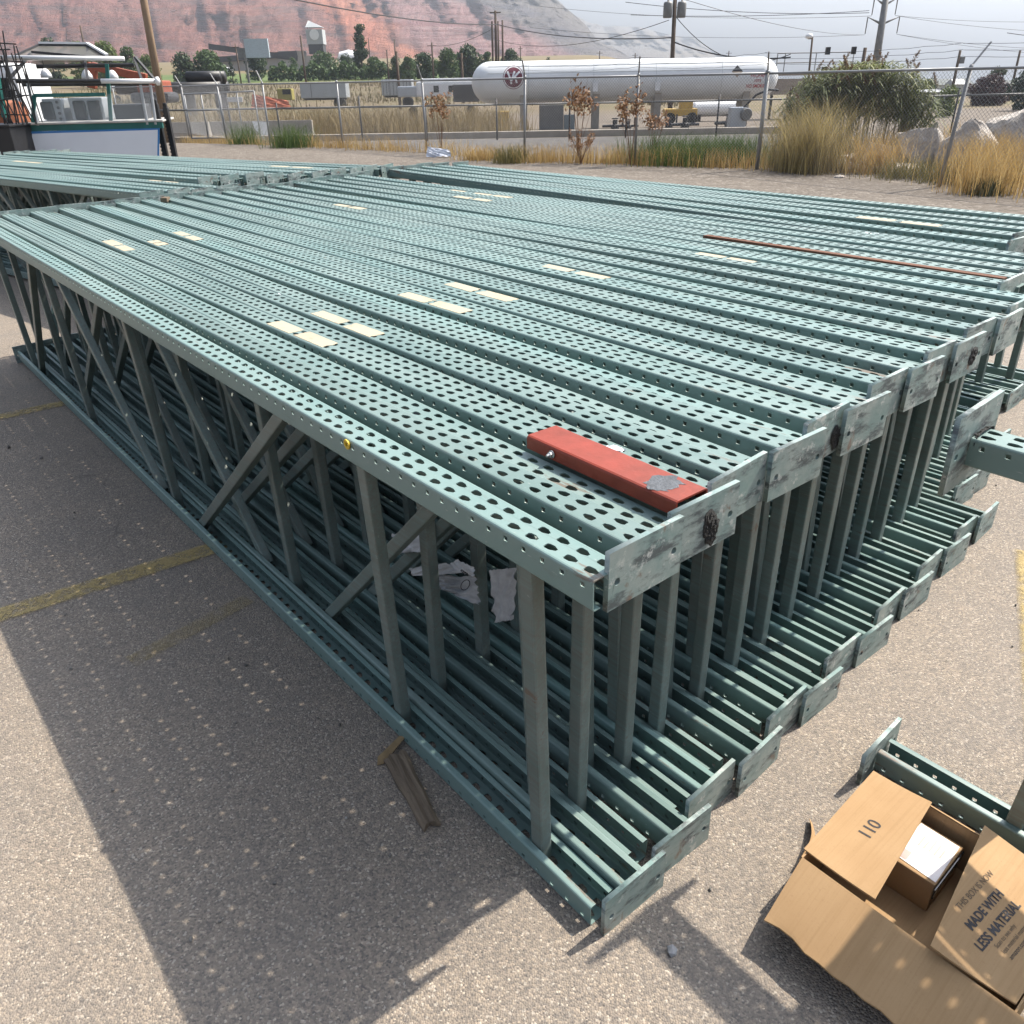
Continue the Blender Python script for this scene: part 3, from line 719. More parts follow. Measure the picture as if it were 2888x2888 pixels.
# wood splinters on the asphalt by the near rail
e = empty('broken_board', plane_z(778, 1492, .012), 'weathered broken piece of board on the asphalt beside the big stack', 'board')
me = bpy.data.meshes.new('splintered_wood'); bm = bmesh.new(); nxx, nyy = 14, 6
def bp_(i, j, top):
    a_ = i/nxx; x = -.135+.27*a_; w_ = .033-.010*a_; y = (j/nyy*2-1)*w_; rr = math.sin(j*7.3+2)*.007
    if i == nxx: x += rr
    if i == 0: x -= math.sin(j*4.1)*.009
    return (x, y+.0015*math.sin(i*.9), (.016+.003*math.sin(j*2.4+i*.3)-.006*(abs(j-nyy/2) > 2.5)) if top else .0)
vt = [[bm.verts.new(bp_(i, j, 1)) for j in range(nyy+1)] for i in range(nxx+1)]; vb = [[bm.verts.new(bp_(i, j, 0)) for j in range(nyy+1)] for i in range(nxx+1)]
for i in range(nxx):
    for j in range(nyy):
        bm.faces.new((vt[i][j], vt[i+1][j], vt[i+1][j+1], vt[i][j+1])); bm.faces.new((vb[i][j+1], vb[i+1][j+1], vb[i+1][j], vb[i][j]))
    bm.faces.new((vb[i][0], vb[i+1][0], vt[i+1][0], vt[i][0])); bm.faces.new((vt[i][nyy], vt[i+1][nyy], vb[i+1][nyy], vb[i][nyy]))
for j in range(nyy):
    bm.faces.new((vt[0][j], vt[0][j+1], vb[0][j+1], vb[0][j])); bm.faces.new((vb[nxx][j], vb[nxx][j+1], vt[nxx][j+1], vt[nxx][j]))
bm.to_mesh(me); bm.free(); me.materials.append(MWOOD); link('splintered_wood', me, e); A = plane_z(745, 1440, .012); B = plane_z(800, 1545, .012)
e.rotation_euler = (.03, 0, math.atan2(B.y-A.y, B.x-A.x))
p0 = plane_z(738, 1418, .012)
mb = MB(); q = [Vector((-.045, -.012, .004)), Vector((.055, -.006, .018)), Vector((.05, .012, .012)), Vector((-.04, .016, .003)), Vector((-.06, 0, .001))]
mb.raw([v for v in q]+[v+Vector((0, 0, -.003)) for v in q], [(0, 1, 2, 3, 4), (9, 8, 7, 6, 5)]+[(k, 5+k, 5+(k+1) % 5, (k+1) % 5) for k in range(5)])
o = mb.build('wood_chip', plain('tan_wood', (.25, .17, .08), .7, 0, .4, 30)); o.location = p0; o.rotation_euler = (.2, 0, 1.0); tag(o, 'tan curled wood chip against the bottom rail of the big stack', 'wood chip')
# pebbles and crumbs on the asphalt
V = []; Fq = []
ico = bmesh.new(); bmesh.ops.create_icosphere(ico, subdivisions=1, radius=1); iv = np.array([v.co[:] for v in ico.verts]); fi = np.array([[v.index for v in f.verts] for f in ico.faces]); ico.free()
for k in range(420):
    x = rng.uniform(-3.5, 3.2); y = rng.uniform(.7, 5.5); r_ = abs(rng.normal(.0022, .0016))+.001
    if rng.random() < .03: r_ *= 2.6
    V.append(iv*(r_*rng.uniform(.6, 1.3, 3))*(1+rng.uniform(-.15, .15, iv.shape))+np.array((x, y, .010+r_*.4))); Fq.append(fi+len(iv)*k)
o = link('pebbles', npmesh('pebbles', np.concatenate(V), np.concatenate(Fq), mat_gravel('pebble_stone', [(.03, .03, .03), (.16, .15, .14), (.30, .28, .25), (.5, .48, .45)], 30))); structure(o, 'stuff')
p0 = plane_z(1267, 1793, .012); mb = MB(); mb.raw(iv*np.array((.012, .016, .010))*(1+rng.uniform(-.2, .2, iv.shape)), [tuple(f) for f in fi]); o = mb.build('pebble', plain('grey_stone', (.3, .3, .3), .9, 0, .3, 60)); o.location = p0; tag(o, 'small grey stone lying in the T-shaped shadow', 'stone')

# ---------------------------------------------------------------- cardboard box
HB = .132; zb = .012
e = empty('cardboard_box', W(-.47, .58, zb), 'open brown cardboard box with printed flaps lying beside the lone rack frame', 'cardboard box')
BM = Matrix((-U, Wv, Vector((0, 0, 1)))).transposed()   # local x = -u, y = v
BX = Matrix.Translation(e.location) @ BM.to_4x4(); e.matrix_world = BX
def bl(s_, v_, z_): return Vector((-(s_+.47), v_-.58, z_))
def sheet(name, pts, mat, parent, thick=.004, n=10, curl=0, rag=0):
    """bent cardboard sheet through four corners, hinge edge is 0-1"""
    V = []; m = n+1; rr = random.Random(name+str(pts[0]))
    for j in range(m):
        for i in range(m):
            a, b = i/n, j/n; p = (pts[0]*(1-a)+pts[1]*a)*(1-b)+(pts[3]*(1-a)+pts[2]*a)*b
            p = p+Vector((0, 0, curl*(b*b)+.4*curl*math.sin(a*PI)*b))
            if rag and j == n: p = p+(pts[2]-pts[1])*rr.uniform(-rag, rag)
            V.append(p)
    nb = len(V); V2 = [p-Vector((0, 0, thick)) if abs((pts[1]-pts[0]).cross(pts[3]-pts[0]).normalized().z) > .35 else p+(pts[1]-pts[0]).cross(pts[3]-pts[0]).normalized()*thick for p in V]
    f = []
    for j in range(n):
        for i in range(n): q = (j*m+i, j*m+i+1, (j+1)*m+i+1, (j+1)*m+i); f += [q, tuple(nb+k for k in q[::-1])]
    rim = [i for i in range(m)]+[j*m+n for j in range(1, m)]+[n*m+i for i in range(n-1, -1, -1)]+[j*m for j in range(n-1, 0, -1)]
    for k in range(len(rim)): a, b = rim[k], rim[(k+1) % len(rim)]; f.append((a, nb+a, nb+b, b))
    mb = MB(); mb.raw(V+V2, f); return mb.build(name, mat, parent)
s0, s1, v0, v1 = -.255, -.70, .405, .765
mb = MB(); tk = .004
for a, b in (((s0, v0), (s1, v0)), ((s1, v0), (s1, v1)), ((s1, v1), (s0, v1)), ((s0, v1), (s0, v0))):
    p, q = bl(*a, 0), bl(*b, 0); mb.box((p+q)/2+Vector((0, 0, HB/2)), (abs(p.x-q.x)+tk, abs(p.y-q.y)+tk, HB))
mb.box((bl(s0, v0, 0)+bl(s1, v1, 0))/2+Vector((0, 0, .004)), (abs(s1-s0)-.01, v1-v0-.01, .004))
mb.build('box_walls', MCARD, e)
fa = sheet('box_flap', [bl(-.247, .425, HB+.006), bl(-.232, .76, HB+.006), bl(-.378, .752, HB+.012), bl(-.417, .418, HB+.004)], MCARD, e, .004, 10, .012)
fb = sheet('box_flap', [bl(-.256, .405, HB+.002), bl(-.72, .405, HB+.002), bl(-.72, .262, .082), bl(-.268, .262, .078)], MCARD, e, .004, 14, -.008, .04)
fc = sheet('box_flap', [bl(-.695, .42, HB+.003), bl(-.70, .768, HB+.003), bl(-.487, .772, HB+.014), bl(-.541, .395, HB+.012)], MCARD, e, .004, 10, .014)
fd = sheet('box_flap', [bl(-.69, .763, HB), bl(-.262, .763, HB), bl(-.275, .83, HB-.075), bl(-.68, .83, HB-.07)], MCARD, e, .004, 8, 0)
TM = Matrix((BM.inverted() @ Wv, BM.inverted() @ U, Vector((0, 0, 1)))).transposed().to_4x4()
from mathutils.bvhtree import BVHTree
def btext(body, s_, v_, z_, size, mat, parent=e, bold=0.0, tilt=.0):
    o = text(body, size, mat, Matrix.Translation(bl(s_, v_, z_)) @ TM @ Matrix.Rotation(tilt, 4, 'Z'), parent, 'lettering', bold, 0)
    pm = parent.data; bv = BVHTree.FromPolygons([v.co for v in pm.vertices], [p.vertices[:] for p in pm.polygons])
    for v in o.data.vertices:
        h = bv.ray_cast(Vector((v.co.x, v.co.y, 1)), Vector((0, 0, -1)))[0]
        v.co.z = (h.z if h else z_)+.0009
    return o
btext('110', -.332, .548, HB+.0175, .042, MINK, fa, .0003)
zz = HB+.026
btext('THIS BOX IS NOW', -.546, .515, zz, .0175, MINKB, fc, 0, -.06)
btext('MADE WITH', -.580, .493, zz-.001, .0245, MINK, fc, .0008, -.06); btext('LESS MATERIAL', -.611, .468, zz-.003, .0245, MINK, fc, .0008, -.06)
btext('Scan to see why', -.628, .50, zz-.005, .012, MINKB, fc, 0, -.06); btext('less material matters', -.642, .50, zz-.007, .012, MINKB, fc, 0, -.06); btext('amazon.com', -.656, .50, zz-.008, .0125, MINK, fc, 0, -.06)
# what is in the box
e2 = empty('parcel', W(-.42, .665, zb+.006), 'white-labelled parcel with black tape inside the cardboard box', 'parcel'); e2.rotation_euler = (0, 0, TH+.02)
mb = MB(); mb.bbox((0, 0, .045), (.15, .105, .09), .004); mb.build('parcel_body', MCARD, e2)
mb = MB(); mb.raw([(-.068, -.050, .0915), (.066, -.046, .0915), (.068, .044, .0915), (-.062, .048, .0915)], [(0, 1, 2, 3)]); lb = mb.build('shipping_label', plain('label_white', (.68, .63, .62), .5, 0, .1, 20), e2)
mb = MB(); mb.raw([(-.06, .02, .092), (-.03, .02, .092), (-.03, .042, .092), (-.06, .042, .092)], [(0, 1, 2, 3)]); MFP = plain('faint_print', (.45, .33, .30), .6); mb.build('stamp', MFP, lb)
mb = MB()
for k in range(5): mb.raw([(.0, -.03+.012*k, .092), (.03+.008*(k % 3), -.03+.012*k, .092), (.03+.008*(k % 3), -.026+.012*k, .092), (.0, -.026+.012*k, .092)], [(0, 1, 2, 3)])
mb.build('printed_lines', MFP, lb)
mb = MB(); mb.box((0, -.0545, .062), (.15, .003, .03)); mb.build('tape', plain('glossy_black_tape', (.012, .02, .026), .12, 0, .2, 8), e2)
# loose paper strip by the box
mb = MB(); n = 12; pts = []
for k in range(n+1):
    t = k/n; c = W(-.165-.06*t-.015*math.sin(t*PI), .625-.145*t, .012+.03*math.sin(t*2.4)); wv_ = (U*.006+Vector((0, 0, .006)))
    pts += [c-wv_, c+wv_]
mb.raw(pts, [(2*k, 2*k+1, 2*k+3, 2*k+2) for k in range(n)]); mb.raw([p+Vector((.001, .001, .001)) for p in pts], [(2*k+2, 2*k+3, 2*k+1, 2*k) for k in range(n)])
o = mb.build('cardboard_strip', MCARD); tag(o, 'thin curled cardboard strip on the asphalt left of the cardboard box', 'cardboard strip')

# ================================================================== BEYOND THE YARD
def gp(dx, dy, Y):
    p = at(dx, dy, Y); return Vector((p.x, p.y, tz(p.x, p.y)))
def ztop(dx, dy, Y): return at(dx, dy, Y).z
# ---- chain-link fence along the gravel lot
fp = [(-17.5, 40.5), (-13.11, 36.72), (-10.2, 32.3), (-7.73, 28.92), (-5.05, 27.28), (-2.2, 24.48), (.45, 21.18), (2.92, 19.7), (5.23, 18.02), (7.35, 14.53), (9.6, 11.2), (12, 7.6)]
fe = empty('chain_link_fence', (fp[6][0], fp[6][1], 0), 'galvanized chain-link fence with angled post arms running along the gravel lot', 'fence')
FO = fe.location.copy(); FH = 1.78
def F_(x, y, z): return Vector((x, y, z))-FO
for i, (x, y) in enumerate(fp):
    d = Vector((fp[min(i+1, len(fp)-1)][0]-fp[max(i-1, 0)][0], fp[min(i+1, len(fp)-1)][1]-fp[max(i-1, 0)][1], 0)).normalized(); nrm = Vector((-d.y, d.x, 0))
    lean_ = Vector((.09, -.02, 0)) if i == 9 else Vector((.03*math.sin(i*2.3), 0, 0))
    mb = MB(); rr = .042 if i in (1, 8) else .03
    mb.tube(F_(x, y, -.1), F_(x, y, FH)+lean_, rr, rr, 10); top = F_(x, y, FH)+lean_
    mb.tube(top-Vector((0, 0, .02)), top+Vector((0, 0, .04)), rr*1.25, rr*.9, 10)
    p_ = mb.build('fence_post', MGALV, fe, True)
    if i not in (4,):
        mb = MB(); a = top+Vector((0, 0, .02)); b = a+(d*.10+nrm*-.20 if i != 9 else d*.02+nrm*.0+Vector((.26, .1, 0)))+Vector((0, 0, .33)); mb.bar(a, b, .03, .016); mb.build('post_arm', MGALV if i > 4 else MWHITE, p_)
mb = MB()
for (x0, y0), (x1, y1) in zip(fp[:-1], fp[1:]): mb.tube(F_(x0, y0, FH-.02), F_(x1, y1, FH-.02), .021, .021, 8)
mb.build('top_rail', MGALV, fe, True)
V = []; Fq = []; tot = 0
for (x0, y0), (x1, y1) in zip(fp[:-1], fp[1:]):
    a = np.array((x0, y0)); b = np.array((x1, y1)); Ls = np.linalg.norm(b-a); d = (b-a)/Ls; sc = .066 ; hh = FH-.06; wd = .0029
    n3 = np.array((-d[1], d[0]))
    for sg in (1, -1):
        for k in np.arange(-hh, Ls, sc):
            t0, t1 = (k, k+hh) if sg > 0 else (k+hh, k)
            z0, z1 = .03, .03+hh
            def clip(ta, za, tb, zb):
                out = []
                for t, z in ((ta, za), (tb, zb)):
                    if t < 0: f = (0-ta)/(tb-ta); out.append((0, za+(zb-za)*f))
                    elif t > Ls: f = (Ls-ta)/(tb-ta); out.append((Ls, za+(zb-za)*f))
                    else: out.append((t, z))
                return out
            (ta, za), (tb, zb) = clip(t0, z0, t1, z1)
            if abs(ta-tb) < .02: continue
            p = np.array((*(a+d*ta), za)); q = np.array((*(a+d*tb), zb)); e1 = np.array((d[0], d[1], 0))*wd; e2 = np.array((n3[0], n3[1], 0))*wd*1.2; off = e2*.5*sg
            base = len(V); V += [p-e1+off, p+e1+off, p+e2+off, q-e1+off, q+e1+off, q+e2+off]
            Fq += [(base, base+1, base+4, base+3), (base+1, base+2, base+5, base+4), (base+2, base, base+3, base+5)]
link('wire_mesh', npmesh('wire_mesh', np.array(V)-np.array(FO), np.array(Fq), MGALV), fe)
mb = MB()
for h, off in ((FH+.15, -.10), (FH+.24, -.15), (FH+.33, -.2)):
    for i in range(6, len(fp)-1):
        (x0, y0), (x1, y1) = fp[i], fp[i+1]; d = Vector((x1-x0, y1-y0, 0)).normalized(); nrm = Vector((-d.y, d.x, 0))*off
        pts = [F_(x0+(x1-x0)*t, y0+(y1-y0)*t, h-.05*math.sin(PI*t)+.01*math.sin(t*40))+nrm for t in np.linspace(0, 1, 14)]; mb.path(pts, .0035, 4)
mb.build('barbed_wire', MDARK, fe)
# ---- gate panels standing in the fence line
ge = empty('fence_gate', gp(420, 262, 33), 'tubular gate panels of chain-link beside the left fence posts', 'gate')
for (xa, xb, Y) in ((362, 425, 34.0), (428, 492, 33.0)):
    a = gp(xa, 260, Y)-ge.location; b = gp(xb, 260, Y-.8)-ge.location; g = MB(); up_ = Vector((0, 0, 1.75)); lo_ = Vector((0, 0, .25))
    for p, q in ((a+lo_, a+up_), (b+lo_, b+up_), (a+lo_, b+lo_), (a+up_, b+up_), ((a+b)/2+lo_, (a+b)/2+up_), (a+Vector((0, 0, 1.2)), b+Vector((0, 0, 1.2)))): g.tube(p, q, .028, .028, 8)
    g.build('gate_panel', MGALV, ge, True)
# ---- low pipe railing behind it
pr_ = empty('pipe_railing', gp(966, 262, 34), 'low dark pipe railing in front of the white tank', 'railing')
rl = [(300, 34), (440, 34), (530, 34), (684, 34), (806, 34), (938, 34), (1074, 34), (1180, 34), (1350, 33.5), (1480, 33), (1600, 33), (1790, 32), (1950, 31)]
R0 = pr_.location
for i, (dx, Y) in enumerate(rl):
    b = gp(dx, 262, Y)-R0; mb = MB(); mb.tube(b-Vector((0, 0, .1)), b+Vector((.0, 0, 1.42 if i % 3 else 1.6)), .035, .03, 8); mb.build('railing_post', MDARK, pr_, True)
mb = MB()
for (da, Ya), (db, Yb) in zip(rl[:-1], rl[1:]):
    mb.tube(gp(da, 262, Ya)-R0+Vector((0, 0, 1.22)), gp(db, 262, Yb)-R0+Vector((0, 0, 1.22)), .032, .032, 8)
mb.build('rail_pipe', MGREY, pr_, True)
# long concrete kerb in front of the tank pad
mb = MB(); a = gp(330, 250, 37); b = gp(1480, 250, 37); mb.bar(a+Vector((0, 0, .10)), b+Vector((0, 0, .10)), .35, .32, Vector((0, 0, 1)), .02); o = mb.build('kerb', MCONC); structure(o)

# ---- the big white tank
TY = 62; c0 = at(890, 152, TY); c1 = at(1466, 152, TY-1); ax = (c1-c0); TL = ax.length; TR = 1.27
te = empty('propane_tank', ((c0+c1)/2).to_tuple(), 'long white propane tank with a maroon round emblem on concrete saddles', 'tank', None, (0, 0, math.atan2(ax.y, ax.x)))
prof = []
for k in range(9): t = PI/2*k/8; prof.append((TR*math.sin(t), -TL/2+TR*(1-math.cos(t))))
prof += [(TR, x) for x in (-TL*.3, -TL*.1, TL*.1, TL*.3)]
for k in range(9): t = PI/2*(8-k)/8; prof.append((TR*math.sin(t), TL/2-TR*(1-math.cos(t))))
mb = MB(); mb.lathe((0, 0, 0), prof, 40, 'X'); mb.build('tank_shell', plain('tank_white', (.66, .68, .69), .4, 0, .12, .8), te, True)
mb = MB()
for x in (-TL*.31, -TL*.1, TL*.1, TL*.31): mb.lathe((x, 0, 0), [(TR+.004, -.012), (TR+.012, 0), (TR+.004, .012)], 40, 'X')
for z in (.55, .95): mb.tube((-TL/2+1.2, -math.sqrt(TR*TR-z*z)-.012, z), (TL/2-1.2, -math.sqrt(TR*TR-z*z)-.012, z), .012, .012, 6)
mb.build('weld_seam', plain('tank_seam', (.42, .45, .47), .5), te)
zg = tz(0, TY)-te.location.z
for dx in (988, 1124, 1238, 1400):
    x = (at(dx, 152, TY)-te.location).dot(ax.normalized()); mb = MB()
    prof_ = [(-1.0, zg), (1.0, zg), (1.0, -.55)]+[(math.sin(t)*(TR+.01), -math.cos(t)*(TR+.01)) for t in np.linspace(.92, -.92, 13)]+[(-1.0, -.55)]
    n = len(prof_); w_ = .45
    mb.raw([(x-w_/2, y, z) for y, z in prof_]+[(x+w_/2, y, z) for y, z in prof_], [tuple(range(n-1, -1, -1)), tuple(range(n, 2*n))]+[(k, (k+1) % n, n+(k+1) % n, n+k) for k in range(n)])
    mb.build('saddle', MCONC, te)
def on_tank(me_v, extra=.012):
    for v in me_v:
        z = max(-TR*.98, min(TR*.98, v.co.z)); v.co.y = -math.sqrt(TR*TR-z*z)-extra-v.co.y
TMx = Matrix(((1, 0, 0, 0), (0, 0, 1, 0), (0, 1, 0, 0), (0, 0, 0, 1)))
def tank_disc(name, cx, cz, r, mat, ex, r_in=0):
    bm = bmesh.new(); n = 48
    rings = [r_in+(r-r_in)*k/6 for k in range(7)]
    vs = [[bm.verts.new((cx+q*math.cos(2*PI*k/n), 0, cz+q*math.sin(2*PI*k/n))) for k in range(n)] for q in rings if q > 0]
    for A, B in zip(vs[:-1], vs[1:]):
        for k in range(n): bm.faces.new((A[k], A[(k+1) % n], B[(k+1) % n], B[k]))
    if r_in == 0: bm.faces.new(vs[0])
    me = bpy.data.meshes.new(name); bm.to_mesh(me); bm.free(); me.materials.append(mat); on_tank(me.vertices, ex); return link(name, me, te)
ex_ = (at(973, 146, TY)-te.location).dot(ax.normalized())-.1
em = tank_disc('emblem', ex_, .30, .70, MMAROON, .012)
o = tank_disc('emblem_rim', ex_, .30, .66, MWHITE, .018, .60); o.parent = em
def bars(name, segs, wd, mat, par, ex):
    mb = MB()
    for (xa, za), (xb, zb) in segs:
        d = Vector((xb-xa, 0, zb-za)).normalized(); n = Vector((-d.z, 0, d.x))*wd/2
        for k in range(6):
            a = Vector((xa+(xb-xa)*k/6, 0, za+(zb-za)*k/6)); b = Vector((xa+(xb-xa)*(k+1)/6, 0, za+(zb-za)*(k+1)/6)); mb.raw([a-n, b-n, b+n, a+n], [(0, 1, 2, 3)])
    me = mb.mesh(name, mat); on_tank(me.vertices, ex); return link(name, me, par)
q_ = lambda x, z: (ex_+x, .30+z)
bars('emblem_letters', [(q_(-.40, .36), q_(-.14, -.22)), (q_(-.14, -.22), q_(.08, .36)), (q_(.02, -.02), q_(.42, .34)), (q_(.10, .10), q_(.22, -.34)), (q_(-.2, -.36), q_(-.1, -.30))], .12, MWHITE, em, .021)
for body, dz, size in (('PROPANE', .06, .34), ('1075', -.22, .24), ('NO SMOKING', -.55, .30)):
    xx = (at(1402 if body != 'NO SMOKING' else 1396, 152, TY)-te.location).dot(ax.normalized())
    o = text(body, size, MREDINK, Matrix.Identity(4), te, 'tank_lettering', .004, 0, .78 if body != '1075' else 1)
    for v in o.data.vertices: v.co = Vector((xx+v.co.x+(.25 if body == '1075' else 0), 0, dz+v.co.y))
    on_tank(o.data.vertices, .012)
xx = (at(1379, 140, TY)-te.location).dot(ax.normalized())
def diamond(half, mat, ex): 
    mb = MB(); s_ = .36; pts = [(-s_, 0), (0, s_), (s_, 0)] if half else [(s_, 0), (0, -s_), (-s_, 0)]
    mb.raw([(xx+a, 0, .42+b) for a, b in pts], [(0, 1, 2)]); me = mb.mesh('hazard_placard', mat); on_tank(me.vertices, ex); link('hazard_placard', me, te)
diamond(1, MBLK, .02); diamond(0, plain('placard_tan', (.42, .33, .25), .6), .02)
mb = MB()
for dx in (1124, 1238):
    x = (at(dx, 152, TY)-te.location).dot(ax.normalized()); mb.bar((x-.1, -TR-.03, -.62), (x-.1, -TR-.03, -.1), .06, .35, Vector((1, 0, 0)))
mb.build('white_bracket', MWHITE, te)

def simple(name, parts, loc, label, cat, group=None, rz=0):
    """thing with parts: parts = [(part name, MB, material)]"""
    e = empty(name, loc, label, cat, group, (0, 0, rz)); out = []
    for pn, m, mt in parts: out.append(m.build(pn, mt, e))
    return e, out
def B(*boxes, bev=0):
    mb = MB()
    for c, d in boxes: (mb.bbox(c, d, bev) if bev else mb.box(c, d))
    return mb
# clutter under the tank
p = gp(948, 247, 50); hh = 1.05
simple('electric_cabinet', [('cabinet_body', B(((0, 0, hh/2), (.72, .6, hh)), bev=.03), MYBOX), ('cabinet_lid', B(((0, 0, hh+.03), (.8, .68, .06)), bev=.02), MYBOX)], p, 'tan-yellow metal cabinet standing by the first tank saddle', 'cabinet')
p = gp(1040, 238, 60); simple('equipment_box', [('box_body', B(((0, 0, .75), (1.6, .8, 1.5)), bev=.03), MGREY), ('small_box', B(((1.2, -.2, .45), (.7, .6, .9)), bev=.02), plain('blue_grey_paint', (.16, .20, .22), .5))], p, 'dark grey pump cabinet between the first two tank saddles', 'cabinet')
for i, (dx, dy, Y, s_, lab) in enumerate([(1160, 241, 56, .5, 'dark valve assembly beside the second tank saddle'), (1185, 240, 58, .42, 'small dark valve left of the third tank saddle'), (1262, 236, 60, .5, 'dark valve with pipes right of the third tank saddle'), (1292, 240, 56, .55, 'dark pump group in front of the fourth tank saddle'), (1376, 232, 58, .6, 'grey compressor block by the fourth tank saddle')]):
    p = gp(dx, dy, Y); mb = MB(); mb.lathe((0, 0, 0), [(s_*.5, 0), (s_*.5, s_*.5), (s_*.3, s_*.6), (s_*.3, s_*1.1), (0, s_*1.1)], 12); m2 = MB(); m2.tube((-s_*1.6, 0, s_*.4), (s_*1.6, 0, s_*.4), s_*.16, None, 8); m2.tube((s_, 0, s_*.4), (s_, 0, s_*1.6), s_*.12, None, 8); m3 = MB(); m3.lathe((0, 0, s_*1.25), [(s_*.42, -.03), (s_*.42, .03)], 12)
    simple('valve', [('valve_body', mb, MDARK if i < 4 else MGREY), ('pipe', m2, MDARK), ('handwheel', m3, MDARK)], p, lab, 'valve')
p = at(1348, 205, 70); simple('small_tank', [('tank_shell', MB().lathe((0, 0, 0), [(0, -2.1), (.35, -2), (.55, -1.6), (.55, 1.6), (.35, 2), (0, 2.1)], 20, 'X'), MWHITE), ('cradle', B(((-1.2, 0, -.75), (.2, .8, .7)), ((1.2, 0, -.75), (.2, .8, .7))), MDARK)], p, 'small white horizontal tank seen beneath the big tank', 'tank')
p = gp(1282, 225, 66); simple('yellow_machine', [('machine_body', B(((0, 0, .8), (2.4, 1, .5)), ((.4, 0, 1.3), (.9, .9, .6)), bev=.08), MYBOX), ('wheel', MB().lathe((-.8, -.5, .4), [(.4, -.1), (.4, .1), (.15, .12)], 14, 'Y'), MBLK), ('wheel', MB().lathe((.8, -.5, .4), [(.4, -.1), (.4, .1), (.15, .12)], 14, 'Y'), MBLK)], p, 'small yellow machine far behind the tank between its saddles', 'machine')
p = gp(1420, 240, 50); mb = MB(); mb.path([Vector((-1.1, 0, .5)), Vector((-.6, 0, 1.1)), Vector((0, 0, 1.7)), Vector((.7, 0, 1.95)), Vector((1.2, 0, 1.9))], .06, 8)
simple('filling_station', [('hose', mb, MBLK), ('pump_body', B(((-.9, .2, .55), (.9, .7, 1.1)), bev=.05), MALU), ('pump_head', MB().lathe((-.5, -.2, .75), [(.28, -.2), (.34, 0), (.28, .2)], 14, 'Y'), MGREY)], p, 'silver filling pump with a looping black hose at the right end of the tank', 'pump')
# catwalk structure right of the tank
p = gp(1500, 200, 72); pl = MB(); zt = at(1500, 139, 72).z-p.z
simple('loading_platform', [('deck', B(((0, 0, zt), (4.4, 2, .25)), ((0, 0, zt-.9), (4.2, 1.8, 1.1))), plain('tan_steel', (.33, .27, .22), .7)), ('leg', B(((-2, 0, zt/2), (.18, .18, zt))), MDARK), ('leg', B(((2, 0, zt/2), (.18, .18, zt))), MDARK), ('guard_rail', MB().tube((-2.2, -1, zt+1.4), (3.8, -1, zt+1.4), .04).tube((-2.2, -1, zt+.75), (3.8, -1, zt+.75), .04).tube((-2.2, -1, zt), (-2.2, -1, zt+1.4), .04).tube((-1.6, -1, zt), (-1.6, -1, zt+1.4), .04).tube((.8, -1, zt), (.8, -1, zt+1.4), .04).tube((3.7, -1, zt), (3.7, -1, zt+1.4), .04), MGALV), ('floodlight', B(((1.6, -1.1, zt+1.5), (.3, .3, .5))), MBLK), ('floodlight', B(((3.6, -1.1, zt+1.5), (.3, .3, .5))), MBLK), ('floodlight', B(((1.5, -1.1, zt+.2), (.3, .3, .45))), MBLK)], p, 'raised loading platform with guard rail and floodlights behind the right tank end', 'platform')

# ---- poles and wires
def pole(name, x, ytop, ybase, Y, r, mat, label, cat='pole', arms=(), extra=None, dxt=0, group=None):
    b = gp(x, ybase, Y); z1 = ztop(x+dxt, ytop, Y)-b.z; lean_ = (at(x+dxt, ytop, Y).x-b.x) if dxt else 0
    e = empty(name, b, label, cat, group); mb = MB(); mb.tube((0, 0, -.5), (lean_, 0, z1), r, r*.72, 10); mb.build('pole_shaft', mat, e, True)
    for (za, la, th_) in arms: mb = MB(); mb.bar((lean_-la/2, 0, z1+za), (lean_+la/2, 0, z1+za), th_, th_); mb.build('crossarm', MPOLED, e)
    if extra: extra(e, lean_, z1)
    return e, b, z1
_, lb_, lz_ = pole('utility_pole', 307, -260, 215, 36, .165, MPOLE, 'thick pale wooden pole rising behind the white-fronted kiosk', 'utility pole', (), None, -82)
def trafo(e, lx, z):
    for k, dx in enumerate((-.55, .55)):
        mb = MB(); mb.lathe((lx+dx, -.2, z-1.5), [(.02, 0), (.33, 0), (.36, .1), (.36, .95), (.3, 1.08), (.08, 1.1), (.08, 1.3), (.05, 1.32), (0, 1.32)], 14); mb.build('transformer', MGREY, e, True)
pole('utility_pole', 1266, -8, 190, 75, .22, MPOLED, 'dark wooden power pole with two transformers behind the tank', 'utility pole', ((-.15, 1.7, .12),), trafo, 8)
for i, (x, yt, r_, lab) in enumerate([(931, 40, .15, 'left thin pole of the pole cluster behind the tank'), (937.5, 20, .2, 'tallest pole of the pole cluster behind the tank, with a short crossarm'), (942, 40, .13, 'second thin pole of the pole cluster behind the tank'), (950, 38, .15, 'right thin pole of the pole cluster behind the tank')]):
    pole('utility_pole', x, yt, 165, 120, r_, MPOLED, lab, 'utility pole', ((-.2, 1.4, .12),) if i == 1 else (), None, 0, 'poles clustered behind the tank')
